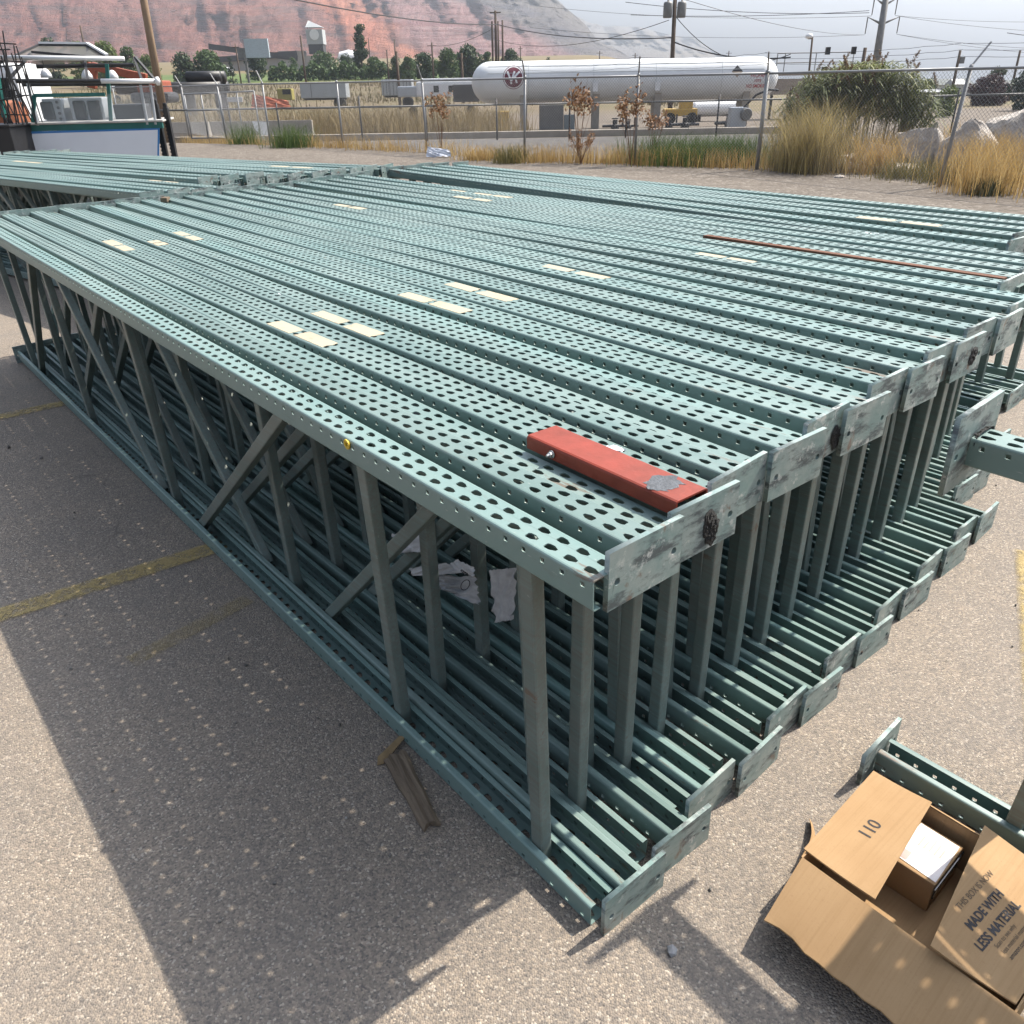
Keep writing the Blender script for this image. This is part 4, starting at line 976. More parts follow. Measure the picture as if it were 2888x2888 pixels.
for x, yt, yb, Y, r_, arm, lab in [(754, 97, 183, 95, .17, 0, 'short dark pole before the silver trailer'), (818, 80, 145, 160, .18, 1.6, 'thin pole with a small crossarm above the white motorhome'), (733, 94, 140, 170, .14, 0, 'thin pole left of the silver trailer'), (746.5, 74, 112, 230, .16, 0, 'far thin pole among the distant trees'), (873, 100, 160, 105, .17, 1.1, 'dark short pole at the left end of the tank'),
        (160, 48, 100, 190, .22, 0, 'slender pole above the pale green trees at left'), (1626, 90, 130, 70, .18, 0, 'stub of a dark pole behind the reeds'), (1796, 95, 172, 95, .17, 0, 'leaning pole with a small box right of the leaning fence post'), (1913, 95, 150, 110, .17, 0, 'leaning pole near the right picture edge'), (982, 87, 112, 210, .15, 1.0, 'tiny far pole right of the pole cluster'), (1374, 96, 112, 230, .17, 1.5, 'tiny far pole above the middle of the tank'), (1131, 96, 112, 240, .17, 1.6, 'first tiny far pole above the tank'), (1198, 100, 113, 240, .17, 1.6, 'second tiny far pole with a crossarm above the tank'), (454, 82, 150, 150, .13, 1.2, 'thin lamp pole left of the billboard'), (573, 67, 120, 170, .2, 0, 'rusty mast beside the batch plant tower'), (698, 72, 110, 300, .2, 0, 'far pole left of the tall poplar')]:
    ex = (lambda e, lx, z: B(((lx+.35, 0, z-.9), (.45, .4, .6))).build('pole_box', MGREY, e)) if 'small box' in lab else None
    pole('utility_pole', x, yt, yb, Y, r_, MPOLED, lab, 'utility pole', ((-.5, arm, .1),) if arm else (), ex, (16 if x == 1796 else 12 if x == 1913 else -9 if x == 160 else 0))
def globe(e, lx, z):
    mb = MB(); mb.lathe((lx-.25, 0, z+.05), [(0, -.16), (.2, -.12), (.27, 0), (.2, .14), (0, .18)], 14); mb.build('lamp_head', MWHITE, e, True); mb = MB(); mb.bar((lx-.3, 0, z-.1), (lx+.05, 0, z-.1), .06, .06); mb.build('lamp_arm', MGREY, e)
pole('street_lamp', 1529, 70, 150, 66, .09, MPOLED, 'yard lamp with a white globe head left of the reed bush', 'lamp', (), globe, 4)
# steel pylon with curved arms
b = gp(1651, 140, 130); e = empty('power_pylon', b, 'tall grey steel pylon with drooping curved arms behind the reed bush', 'pylon'); z1 = at(1677, -40, 130).z-b.z; xt = at(1677, -40, 130).x-b.x
mb = MB(); mb.tube((0, 0, -1), (xt, 0, z1), .62, .38, 12); mb.build('pylon_shaft', MGREY, e, True)
arm_pts = []
for yy, hw, dr in ((52, 42*.0, 0), ):
    pass
for zz, (xl, xr) in ((at(1665, 40, 130).z, (1637, 1697)), (at(1670, 4, 130).z, (1650, 1694))):
    lx = xt*(zz-b.z)/z1
    for xe in (xl, xr):
        q = at(xe, 35 if xl == 1637 else -2, 130); dx = q.x-b.x; mb = MB()
        mb.path([Vector((lx, 0, zz-b.z-.4)), Vector((lx+(dx-lx)*.4, 0, zz-b.z)), Vector((dx, 0, zz-b.z+.5)), Vector((dx, 0, zz-b.z-1.5))], [.16, .13, .1, .06], 8); mb.build('pylon_arm', MGREY, e, True); arm_pts.append(Vector((q.x, q.y, zz-1.6)))
WN = [0]
def wire(a, b, sag, r, label, n=22):
    a = Vector(a); b = Vector(b); pts = []
    for k in range(n+1): t = k/n; pts.append(a.lerp(b, t)-Vector((0, 0, sag*4*t*(1-t))))
    mb = MB(); mb.path([p-a for p in pts], r, 5); o = mb.build('overhead_wire', MWIRE); o.location = a; tag(o, label, 'wire', 'overhead wires')
wire(at(440, -26, 60), at(938, 46, 119), .6, .05, 'thick black cable from the upper left to the pole cluster'); wire(at(938, 46, 119), at(1268, 71, 75), .6, .05, 'thick black cable from the pole cluster to the transformer pole')
wire(at(1268, 78, 75), at(1492, 108, 70), .5, .05, 'lower black cable from the transformer pole to the platform'); wire(at(1274, 30, 75), at(1492, 102, 70), 1.6, .03, 'upper sagging cable from the transformer pole to the platform')
wire(at(935, 75, 119), at(1262, 38, 75), 1.2, .025, 'thin slack wire rising from the pole cluster to the transformer pole'); wire(at(818, 86, 160), at(928, 55, 120), .6, .03, 'thin wire from the small crossarm pole up to the pole cluster')
wire(at(1900, 62, 60), at(2200, 66, 60), .3, .02, 'short wire leaving the picture at right')
for i, (a, bx, by, lab) in enumerate([(0, 1000, 52, 'lowest pylon wire towards the left over the mountain'), (1, 2150, 108, 'lowest pylon wire towards the right edge'), (2, 1020, 12, 'upper pylon wire towards the left over the tank'), (3, 2150, 60, 'upper pylon wire towards the right edge'), (0, 1180, -38, 'steep pylon wire towards the upper left'), (3, 2150, 30, 'high pylon wire falling to the right edge'), (1, 2150, 92, 'second pylon wire falling to the right edge')]):
    wire(arm_pts[a], at(bx, by, 150 if i != 4 else 60), .8, .022, lab)
wire(at(1180, 4, 140), at(1640, 24, 140), .6, .04, 'faint wire high above the tank'); wire(at(1190, 28, 140), at(1640, 20, 140), .4, .04, 'second faint wire above the tank')

# ---- vehicles, trailers and yard things beyond the fence
def truck_wheels(e, xs_, y, r_):
    for x in xs_:
        mb = MB(); mb.lathe((x, y, r_), [(r_*.55, -.12), (r_, -.12), (r_, .12), (r_*.55, .12)], 18, 'Y'); w_ = mb.build('wheel', MBLK, e); mb = MB(); mb.lathe((x, y-.02, r_), [(0, -.1), (r_*.55, -.09), (r_*.55, .09)], 14, 'Y'); mb.build('rim', MALU, w_)
def trailer(name, xa, xb, yt, yb, Y, mat, label, ribs=0):
    a = gp(xa, yb, Y); b = gp(xb, yb, Y); ln = (b-a).length; zt = ztop((xa+xb)/2, yt, Y); zb_ = ztop((xa+xb)/2, yb, Y); m = (a+b)/2; e = empty(name, m, label, 'trailer'); h0 = zb_-m.z; h = zt-zb_
    mb = MB(); mb.bbox((0, 1.2, h0+h/2), (ln, 2.4, h), .06); body = mb.build('trailer_body', mat, e)
    if ribs:
        mb = MB()
        for k in range(ribs): mb.box((-ln/2+ln*(k+.5)/ribs, -.015, h0+h/2), (.06, .03, h*.94))
        mb.build('side_rib', MGREY, body)
    mb = MB(); mb.box((-ln/2+ln*.24, -.02, h0+h/2), (.05, .03, h*.96)); mb.build('corner_post', MGREY, body)
    if h0 < .5: h0 = .9
    truck_wheels(e, (ln*.30, ln*.38), .1, .5); mb = MB(); mb.box((0, 1.2, h0-.1), (ln*.9, 1.2, .2)); mb.build('chassis', MDARK, e); return e
trailer('box_trailer', 568, 654, 155, 185, 100, MALU, 'grey-white box trailer parked beyond the left fence')
trailer('ribbed_trailer', 721, 778, 150, 180, 100, MALU, 'silver ribbed trailer behind the short dark pole', 9)
def car_mesh(ln, wd, ht, hood=.3, rear=.05, cab0=.22):
    """rounded car body cross-sections along x"""
    st = [(0, .35, .62), (.03, .30, .70), (cab0+.02, .28, .78), (cab0+.12, .28, 1.0), (.55, .28, 1.02), (1-rear-.05, .28, .98), (.985, .30, .74), (1, .36, .66)]
    mb = MB(); n = 10; V = []; Fc = []
    for (x, z0, z1) in st:
        for k in range(n):
            t = 2*PI*k/n; cy = math.copysign(abs(math.cos(t))**.45, math.cos(t)); cz = math.copysign(abs(math.sin(t))**.45, math.sin(t)); zc = (z0+z1)/2; V.append(((x-.5)*ln, cy*wd/2*(1 if z1 < .9 else .93), (zc+cz*(z1-z0)/2)*ht))
    for i in range(len(st)-1):
        for k in range(n): Fc.append((i*n+k, i*n+(k+1) % n, (i+1)*n+(k+1) % n, (i+1)*n+k))
    Fc += [tuple(range(n)), tuple(range((len(st)-1)*n, len(st)*n))]; mb.raw(V, Fc); return mb
def car(x, yb, Y, ln, mat, label, ht=1.75, rz=0, name='parked_car'):
    p = gp(x, yb, Y); p.z = max(p.z, ztop(x, yb, Y)); e = empty(name, p, label, 'car', None, (0, 0, rz)); car_mesh(ln, 1.9, ht).build('car_body', mat, e, True)
    mb = MB(); mb.bbox((ln*.06, -.93, ht*.86), (ln*.48, .06, ht*.2), .02); mb.build('side_window', MGLASSD, e); truck_wheels(e, (-ln*.31, ln*.31), -.78, .36); return e
car(420, 144, 205, 4.8, MWHITE, 'white SUV driving far off in front of the dark green trees', 1.8); car(1020, 147, 190, 4.6, plain('dark_red_paint', (.25, .03, .03), .4), 'small dark red car far off left of the tank')
# white pickup and flatbed behind the kiosk
p = gp(250, 182, 120); e = empty('pickup_truck', p, 'white pickup truck parked behind the kiosk and the pole', 'truck', None, (0, 0, .1)); z0 = ztop(250, 182, 120)-p.z
mb = car_mesh(5.6, 1.95, 1.95, cab0=.3); me = mb.mesh('truck_body', MWHITE, True); link('truck_body', me, e, (0, 0, z0)); truck_wheels(e, (-1.7, 1.75), -.85, .42)
mb = MB(); mb.bbox((.4, -.97, z0+1.62), (1.7, .05, .42), .02); mb.build('side_window', MGLASSD, e)
# dark pipes stacked on the flatbed
p = gp(385, 176, 62); e = empty('pipe_stack', p, 'stack of long black pipes behind the gate panels', 'pipe stack'); zb_ = ztop(385, 176, 62)-p.z
for k, (dx0, dx1, yy, r_) in enumerate([(-6.0, 1.1, .35, .36), (-6.2, 1.0, 1.05, .36), (-5.9, 1.2, 1.75, .36), (-1.2, 1.1, .7, .36), (-1.3, 1.2, 1.4, .36)]):
    mb = MB(); zz = zb_+.36+(.62 if k > 2 else 0); mb.tube((dx0, yy, zz), (dx1, yy, zz), r_, r_, 16); mb.build('pipe', MBLK, e, True)
for x in (-4.5, -1.5, .8): MB().bbox((x, 1.05, max(zb_, .1)/2), (.2, 2.2, max(zb_, .1)), .02).build('pipe_skid', MDARK, e)
# white motorhome left of the tank
p = gp(850, 186, 85); z0 = ztop(850, 182, 85)-p.z; h = ztop(850, 153, 85)-ztop(850, 182, 85)
mb = MB(); mb.bbox((0, 1.2, z0+h/2), (6.4, 2.4, h), .22); m2 = MB(); m2.bbox((0, 1.2, z0+h+.12), (5.4, 2.0, .25), .08); m3 = MB(); m3.bbox((.35, -.02, z0+h*.5), (1.0, .06, .55), .02); m3.bbox((-1.3, -.02, z0+h*.5), (.5, .06, .55), .02); m4 = MB(); m4.bbox((-4.0, 1.2, z0+h*.36), (2.0, 2.1, h*.72), .15); m5 = MB(); m5.bbox((2.7, -.02, z0+h*.62), (.9, .06, .8), .02)
e, ps = simple('motorhome', [('coach_body', mb, MWHITE), ('roof_unit', m2, MWHITE), ('side_window', m3, MGLASSD), ('windscreen', m5, MGLASSD), ('front_cab', m4, MALU)], p, 'white motorhome with a dark square window left of the tank', 'motorhome'); truck_wheels(e, (-3.6, 1.9), .1, .45)
# black boxy machine in front of the motorhome's tail
p = gp(880, 190, 75); simple('generator', [('generator_body', B(((0, .6, ztop(880, 176, 75)-p.z), (2.2, 1.2, 1.3)), bev=.08), MDARK), ('generator_grille', B(((0, -.02, ztop(880, 176, 75)-p.z), (1.6, .05, .8))), MBLK)], p, 'dark boxy generator at the left end of the tank', 'generator')
# concrete barriers behind the gate
for i, (xa, xb, yb, Y, lab) in enumerate([(325, 398, 250, 39, 'first long concrete barrier behind the gate panels'), (395, 500, 250, 40, 'second concrete barrier behind the gate panels'), (498, 592, 247, 40, 'third concrete barrier right of the gate panels')]):
    a = gp(xa, yb, Y); b = gp(xb, yb, Y); ln = (b-a).length-.05; mb = MB(); prf = [(-.3, 0), (.3, 0), (.3, .12), (.16, .36), (.09, .82), (-.09, .82), (-.16, .36), (-.3, .12)]; n = 8
    mb.raw([(-ln/2, y, z) for y, z in prf]+[(ln/2, y, z) for y, z in prf], [tuple(range(n-1, -1, -1)), tuple(range(n, 2*n))]+[(k, (k+1) % n, n+(k+1) % n, n+k) for k in range(n)])
    o = mb.build('concrete_barrier', MCONC); o.location = (a+b)/2; tag(o, lab, 'barrier', 'concrete barriers behind the fence')
p = gp(480, 238, 37.5); o = crumple('tarp', [p+Vector((0, 0, .5)), p+Vector((.55, 0, .0)), p+Vector((.6, .1, .75)), p+Vector((-.1, .1, .8))], MWHITE, .05, 9, 3); o = link('white_tarp', o); tag(o, 'torn white sheet hanging on the concrete barrier', 'tarp')
# orange safety netting heap, white board
p = gp(508, 200, 70); zz = ztop(508, 198, 70)
o = link('orange_netting', crumple('orange_netting', [Vector((p.x-1.4, p.y, zz-.2)), Vector((p.x+1.7, p.y, zz-.35)), Vector((p.x+1.4, p.y+.5, zz+.25)), Vector((p.x-1.3, p.y+.5, zz+.75))], plain('orange_plastic', (.42, .11, .05), .7), .25, 12, 4)); tag(o, 'heap of bright orange netting beyond the fence', 'netting')
p = at(443, 188, 50); mb = MB(); mb.bbox((0, 0, 0), (.85, .05, .25), .01); o = mb.build('white_board', MWHITE); o.location = p; tag(o, 'small white board hanging on the gate panels', 'board')
p = gp(541, 190, 80); z0 = ztop(541, 178, 80)-p.z; simple('yellow_loader', [('loader_body', B(((0, 0, z0), (1.3, 1.0, .9)), bev=.1), plain('loader_yellow', (.30, .26, .06), .6)), ('loader_window', B(((.2, -.52, z0+.2), (.7, .05, .4))), MGLASSD)], p, 'small yellow loader left of the grey-white box trailer', 'loader')
# excavator arm behind the kiosk
p = gp(225, 190, 45); z = lambda dy: ztop(225, dy, 45)-p.z; e = empty('excavator', p, 'orange excavator with raised arm behind the kiosk', 'excavator')
mb = MB(); mb.bar((-1.2, 0, z(165)), (-.9, 0, z(118)), .32, .4, Vector((1, 0, 0)), .04); mb.bar((-.95, 0, z(124)), (1.6, 0, z(148)), .3, .36, Vector((0, 0, 1)), .04); mb.build('boom', MORANGE, e)
mb = MB(); mb.bbox((1.2, 1.8, z(172)), (1.3, 1.4, .9), .08); mb.build('excavator_body', MORANGE, e); mb = MB(); mb.bbox((1.2, 1.6, z(186)), (2.0, 1.6, .5), .2); mb.build('track', MDARK, e)
# batch plant
p = gp(603, 128, 300); zt_ = lambda dy: ztop(603, dy, 300)-p.z
pw = 5.2; mb = MB(); mb.box((0, 0, (zt_(62)+zt_(78))/2+0), (pw, pw, zt_(52)-zt_(80))); mb.raw([(-pw/2, -pw/2, zt_(52)+.0), (pw/2, -pw/2, zt_(52)), (pw/2, pw/2, zt_(52)), (-pw/2, pw/2, zt_(52)), (-pw/2+.6, 0, zt_(38)), (-pw/2+1.2, 0, zt_(40))], [(0, 1, 5), (0, 5, 4), (1, 2, 5), (2, 3, 4), (2, 4, 5), (3, 0, 4)])
m2 = MB()
for sx in (-1, 1):
    for sy in (-1, 1): m2.bar((sx*pw*.45, sy*pw*.45, 0), (sx*pw*.45, sy*pw*.45, zt_(80)), .5, .5)
m2.bar((-pw*.45, -pw*.45, zt_(120)), (pw*.45, -pw*.45, zt_(84)), .35, .35); m2.box((0, 0, zt_(92)), (pw*.9, pw*.9, 3))
m3 = MB(); m3.bar((-6, -3, zt_(110)), (-34, -3, zt_(125)+6), 1.2, 1.6); m3.bar((-6, -3, zt_(101)), (-38, -3, zt_(112)), 1.6, 1.6)
m4 = MB(); m4.lathe((0, -pw/2-.05, (zt_(62)+zt_(70))/2), [(0, -.1), (1.5, -.1), (1.5, .05)], 20, 'Y')
e, ps = simple('batch_plant', [('silo', mb, plain('silo_grey', (.38, .40, .41), .6)), ('support_frame', m2, MDARK), ('conveyor', m3, MDARK), ('round_sign', m4, MWHITE)], p, 'tall grey batch plant tower with a round sign and a sloping conveyor', 'plant tower')
B(((-18, 0, zt_(122)), (34, 6, 5)), ((-8, -1, zt_(116)), (8, 5, 6))).build('plant_shed', plain('plant_shed', (.36, .33, .30), .8), e); MB().lathe((10, 0, zt_(112)), [(0, -4), (2, -3), (2.6, 0), (2, 3), (0, 4)], 16, 'X').build('mixer_drum', MWHITE, e)
p = gp(487, 140, 180); zb_ = ztop(487, 110, 180)-p.z; simple('billboard', [('panel', B(((.5, 0, zb_+1.7), (4.6, .5, 3.2))), plain('billboard_blue', (.42, .50, .55), .6)), ('side_panel', B(((-2.0, 1.0, zb_+1.0), (3.2, .4, 1.6))), MGREY), ('post', MB().tube((-2, 0, 0), (-2, 0, zb_+1), .25), MGREY)], p, 'pale blue roadside billboard on a post below the red slope', 'billboard')
# right-hand buildings
def house(x0, x1, yr, ye, yb, Y, wall, roof, label, name='house', depth=7):
    a = gp(x0, yb, Y); b = gp(x1, yb, Y); m = (a+b)/2; ln = (b-a).length; ze = ztop((x0+x1)/2, ye, Y)-m.z; zr = ztop((x0+x1)/2, yr, Y)-m.z; e = empty(name, m, label, 'building')
    mb = MB(); mb.box((0, depth/2, ze/2), (ln*.94, depth*.94, ze)); mb.build('wall', wall, e)
    mb = MB(); o_ = .25; mb.raw([(-ln/2, -o_, ze), (ln/2, -o_, ze), (ln/2, depth+o_, ze), (-ln/2, depth+o_, ze), (-ln*.42, depth/2, zr), (ln*.42, depth/2, zr)], [(0, 1, 5, 4), (2, 3, 4, 5), (1, 2, 5), (3, 0, 4), (3, 2, 1, 0)]); mb.build('roof', roof, e)
    n = max(1, int(ln/4))
    for k in range(n):
        mb = MB(); mb.box((-ln*.4+ln*.8*(k+.5)/n, depth*.03-.04, ze*.55), (1.1, .1, ze*.32)); mb.build('window', MGLASSD, e)
    return e
house(1738, 1838, 149, 160, 172, 280, MWALLC, MROOFD, 'long house with a dark green-grey roof right of the reed bush'); house(1712, 1788, 169, 174, 200, 92, plain('corrugated_wall', (.30, .33, .33), .6, .1), MROOFG, 'grey metal shed with a pale flat roof right of the reed bush', 'shed', 5)
house(1868, 1960, 151, 162, 175, 290, MWALLC, MROOFD, 'dark-roofed house behind the purple tree'); house(1795, 1822, 149, 159, 172, 260, MWALLC, MROOFG, 'small pale gabled house behind the leaning fence post', 'house', 5)
# ---- trees
LEAF = {'dark': mat_leaf('leaf_dark', [(.022, .042, .018), (.04, .07, .025), (.07, .105, .04)]), 'mid': mat_leaf('leaf_mid', [(.03, .06, .018), (.06, .105, .03), (.10, .15, .05)]), 'pale': mat_leaf('leaf_pale', [(.07, .10, .025), (.11, .155, .04), (.16, .20, .06)]), 'purple': mat_leaf('leaf_purple', [(.03, .014, .018), (.055, .025, .03), (.085, .045, .045)]), 'conifer': mat_leaf('leaf_conifer', [(.015, .032, .02), (.028, .052, .03), (.045, .075, .04)], .1)}
def tree(x0, x1, yt, yb, Y, kind, label, shape='round', n=1500, name='broadleaf_tree', group='trees beyond the fence'):
    xm = (x0+x1)/2; b = gp(xm, yb, Y); zt = ztop(xm, yt, Y); b.z = min(b.z, zt-2); hgt = zt-b.z; wd = (gp(x1, yb, Y)-gp(x0, yb, Y)).length
    e = empty(name, b, label, 'tree', group); r_ = np.random.default_rng(int(x0*13+Y)); mb = MB(); tr_ = max(.08, hgt*.025)
    mb.path([Vector((0, 0, -.3)), Vector((.05*wd*.3, 0, hgt*.3)), Vector((0, .02*wd, hgt*.75))], [tr_, tr_*.7, tr_*.25], 7)
    for k in range(6):
        a = r_.uniform(0, 6.28); h0 = hgt*r_.uniform(.25, .6); mb.path([Vector((0, 0, h0)), Vector((math.cos(a)*wd*.2, math.sin(a)*wd*.2, h0+hgt*.14)), Vector((math.cos(a)*wd*.36, math.sin(a)*wd*.36, h0+hgt*.22))], [tr_*.45, tr_*.3, tr_*.1], 5)
    mb.build('trunk', MBARK, e, True)
    nc = {'round': 34, 'wide': 52, 'poplar': 34, 'cone': 30}[shape]; n = int(n*1.7); C = []; R = []
    for k in range(nc):
        t = r_.uniform(0, 1)
        if shape == 'poplar': z = .12+.86*t; rad = .5*(1-.55*t)*(.55 if t > .45 else 1)
        elif shape == 'cone': z = .08+.88*t; rad = .5*(1-t)**.8
        else: z = .06+.82*t; rad = .5*math.sqrt(max(.08, 1-(2*(t-.38))**2*.75))
        a = r_.uniform(0, 6.28); q = rad*math.sqrt(r_.uniform(.15, 1))*.82; C.append((q*math.cos(a)*wd, q*math.sin(a)*wd*.8, z*hgt)); R.append(r_.uniform(.13, .25)*min(wd, hgt*1.1)*(1 if shape in ('round', 'wide') else .8))
    C = np.array(C); R = np.array(R); idx = r_.integers(0, nc, n); d = r_.normal(0, 1, (n, 3)); d /= np.linalg.norm(d, axis=1)[:, None]; P_ = C[idx]+d*(R[idx]*r_.uniform(.55, 1.08, n)**.7)[:, None]*np.array((1.15, 1.15, .85))
    P_[:, 2] = np.clip(P_[:, 2], .04*hgt, hgt*1.02)
    sz = min(wd, hgt)*.05*r_.uniform(.6, 1.3, n); u_ = r_.normal(0, 1, (n, 3)); u_ /= np.linalg.norm(u_, axis=1)[:, None]; v_ = np.cross(u_, d+r_.normal(0, .5, (n, 3))); v_ /= np.linalg.norm(v_, axis=1)[:, None]+1e-6
    V = np.stack([P_-u_*sz[:, None], P_+v_*sz[:, None]*.62, P_+u_*sz[:, None], P_-v_*sz[:, None]*.62], 1).reshape(-1, 3); link('crown', npmesh('crown', V, np.arange(4*n).reshape(n, 4), LEAF[kind]), e)
for a in [(78, 120, 64, 128, 190, 'dark', 'dark round tree rising above the kiosk canopy'), (134, 186, 70, 132, 170, 'pale', 'pale yellow-green tree right of the kiosk canopy top', 'wide'), (178, 236, 74, 134, 165, 'pale', 'second pale yellow-green tree, left of the wooden pole', 'wide'), (226, 268, 80, 134, 160, 'mid', 'mid green tree directly left of the wooden pole'), (262, 300, 100, 140, 170, 'pale', 'low pale bush behind the wooden pole', 'wide'),
          (324, 372, 100, 140, 170, 'dark', 'left dark bushy tree before the red slope', 'wide'), (360, 432, 96, 141, 172, 'mid', 'broad mid green tree before the red slope', 'wide', 2200), (428, 448, 108, 141, 165, 'conifer', 'small dark conifer right of the broad tree', 'cone', 900, 'conifer_tree'), (466, 506, 78, 142, 190, 'dark', 'dark tree wrapped round the billboard'), (545, 566, 106, 134, 220, 'mid', 'small round bush before the plant shed', 'round', 700), (584, 642, 98, 136, 210, 'mid', 'mid green bush at the foot of the plant tower', 'wide'),
          (664, 704, 48, 138, 200, 'dark', 'tall narrow poplar rising above the other trees', 'poplar', 2600, 'poplar_tree'), (640, 672, 100, 138, 190, 'dark', 'dark bush left of the tall poplar'), (694, 722, 102, 138, 190, 'mid', 'green bush right of the tall poplar'), (736, 760, 104, 140, 185, 'dark', 'small dark tree between the thin poles'), (756, 786, 104, 146, 170, 'mid', 'green tree above the silver trailer'), (780, 822, 96, 145, 178, 'dark', 'dark tree left of the small crossarm pole'), (826, 868, 90, 146, 175, 'mid', 'green tree right of the small crossarm pole', 'wide'), (858, 910, 84, 146, 180, 'dark', 'tall dark tree above the left tank end', 'wide', 2000), (905, 934, 95, 140, 190, 'mid', 'green tree left of the pole cluster'), (945, 986, 92, 140, 195, 'dark', 'dark tree right of the pole cluster'), (1026, 1044, 107, 140, 220, 'dark', 'tiny treetop peeking over the tank', 'round', 600),
          (1820, 1902, 140, 198, 95, 'purple', 'dark purple-leaved tree near the right edge', 'wide', 2600), (1858, 1892, 120, 180, 130, 'dark', 'blue-green tree top behind the purple tree'), (1900, 1960, 130, 196, 80, 'conifer', 'dense dark evergreen cut by the right picture edge', 'round', 1800), (1764, 1806, 160, 204, 70, 'pale', 'small pale green bush right of the grey shed', 'wide', 1200), (1730, 1770, 148, 166, 170, 'dark', 'dark tree behind the long house')]: tree(*a)
hb = gp(505, 136, 186); he = gp(940, 136, 186); hn = 9000; r_ = np.random.default_rng(77); t_ = r_.uniform(0, 1, hn); hh_ = (1.6+1.2*np.sin(t_*23)**2+.8*np.sin(t_*71)**2)
P_ = np.stack([(he.x-hb.x)*t_, (he.y-hb.y)*t_+r_.normal(0, .8, hn), hh_*r_.uniform(0, 1, hn)**.7], 1); u_ = r_.normal(0, 1, (hn, 3)); u_ /= np.linalg.norm(u_, axis=1)[:, None]; v_ = np.cross(u_, r_.normal(0, 1, (hn, 3))); v_ /= np.linalg.norm(v_, axis=1)[:, None]; sz = r_.uniform(.15, .4, hn)[:, None]
o = link('hedge', npmesh('hedge', np.stack([P_-u_*sz, P_+v_*sz*.6, P_+u_*sz, P_-v_*sz*.6], 1).reshape(-1, 3), np.arange(4*hn).reshape(hn, 4), LEAF['mid'])); o.location = hb; tag(o, 'long low green hedge along the far field', 'hedge')
# low hedge line and far scrub
def blades(name, pts, mat, hmin, hmax, wd, lean_=.35, seg=3, seed=1, parent=None, loc=None):
    r_ = np.random.default_rng(seed); n = len(pts); h = r_.uniform(hmin, hmax, n); a = r_.uniform(0, 2*PI, n); ln = r_.uniform(.05, lean_, n)*h; b = r_.uniform(0, 2*PI, n)
    V = np.zeros((n, (seg+1)*2, 3)); dirv = np.stack([np.cos(a), np.sin(a), np.zeros(n)], 1); wv = np.stack([np.cos(b), np.sin(b), np.zeros(n)], 1)*wd
    for k in range(seg+1):
        t = k/seg; c = pts+dirv*(ln*t*t)[:, None]; c = c.copy(); c[:, 2] += h*t*(1-.12*t*t); w_ = wv*(1-t*.85); V[:, 2*k] = c-w_; V[:, 2*k+1] = c+w_
    f = np.array([(2*k, 2*k+1, 2*k+3, 2*k+2) for k in range(seg)]); Fq = (np.arange(n)[:, None, None]*(2*(seg+1))+f[None]).reshape(-1, 4)
    V = V.reshape(-1, 3)
    if loc is not None: V = V-np.array(loc)
    return npmesh(name, V, Fq, mat)
MDRYG = mat_leaf('dry_grass_blade', [(.30, .19, .07), (.47, .33, .135), (.58, .45, .23)], .4); MGRNG = mat_leaf('green_grass_blade', [(.05, .09, .02), (.09, .14, .035), (.16, .20, .07)], .3); MOLIVE = mat_leaf('olive_grass_blade', [(.11, .10, .035), (.18, .155, .06), (.26, .22, .10)], .3)
def scatter(regions, seed):
    r_ = np.random.default_rng(seed); out = []
    for (x, y, rx, ry, n) in regions:
        q = r_.normal(0, .5, (n, 2)); px = x+q[:, 0]*rx; py = y+q[:, 1]*ry; out.append(np.stack([px, py, np.array([tz(a, b) for a, b in zip(px, py)])], 1))
    return np.concatenate(out)
FD = lambda t: (np.interp(t, range(len(fp)), [p[0] for p in fp]), np.interp(t, range(len(fp)), [p[1] for p in fp]))
reg = []
for t in np.arange(1, 6.4, .13): x, y = FD(t); reg.append((x+rng.uniform(-.3, .3), y-.1+rng.uniform(-.35, .3), .55, .4, int(rng.uniform(25, 130))))
for t in np.arange(6.2, 8.1, .1): x, y = FD(t); reg.append((x, y+rng.uniform(-.15, .3), .5, .4, int(rng.uniform(60, 160))))
structure(link('dry_fringe_grass', blades('dry_fringe_grass', scatter(reg, 3), MDRYG, .12, .5, .007, .5, 3, 3)), 'stuff')
reg = [(x, y, sx, sy, n) for x, y, sx, sy, n in [(8.0, 14.5, .6, .5, 420), (8.4, 15.2, .8, .5, 420), (7.7, 13.6, .6, .5, 460), (9.1, 16.2, .8, .6, 900), (9.9, 15.0, 1.2, 1.0, 1500), (9.0, 13.0, 1.0, .8, 1200), (7.0, 19.5, 1.2, .5, 600), (9.6, 20.2, 1.4, .6, 800)]]
structure(link('tall_dry_grass', blades('tall_dry_grass', scatter(reg, 5), MDRYG, .3, .95, .006, .45, 4, 5)), 'stuff')
reg = [(4.3, 19.4, 1.2, .6, 1500), (5.0, 19.2, .8, .6, 1200), (3.6, 20.2, 1.0, .6, 900), (6.2, 18.8, .7, .5, 500)]
structure(link('green_ditch_grass', blades('green_ditch_grass', scatter(reg, 7), MGRNG, .25, .75, .007, .45, 4, 7)), 'stuff')
reg = [(7.6, 15.9, .8, .5, 500), (8.7, 15.2, .9, .5, 600), (8.0, 15.0, .7, .4, 400)]
structure(link('olive_weeds', blades('olive_weeds', scatter(reg, 8), MOLIVE, .15, .5, .008, .7, 3, 8)), 'stuff')
reg = []
for k in range(420): x = rng.uniform(-32, 0); y = rng.uniform(41, 56); reg.append((x, y, 1.6, 1.0, 40))
structure(link('field_scrub', blades('field_scrub', scatter(reg, 9), mat_leaf('field_blade', [(.17, .125, .055), (.26, .195, .09), (.33, .26, .14)], .25), .5, 1.75, .022, .6, 3, 9)), 'stuff')
reg = []
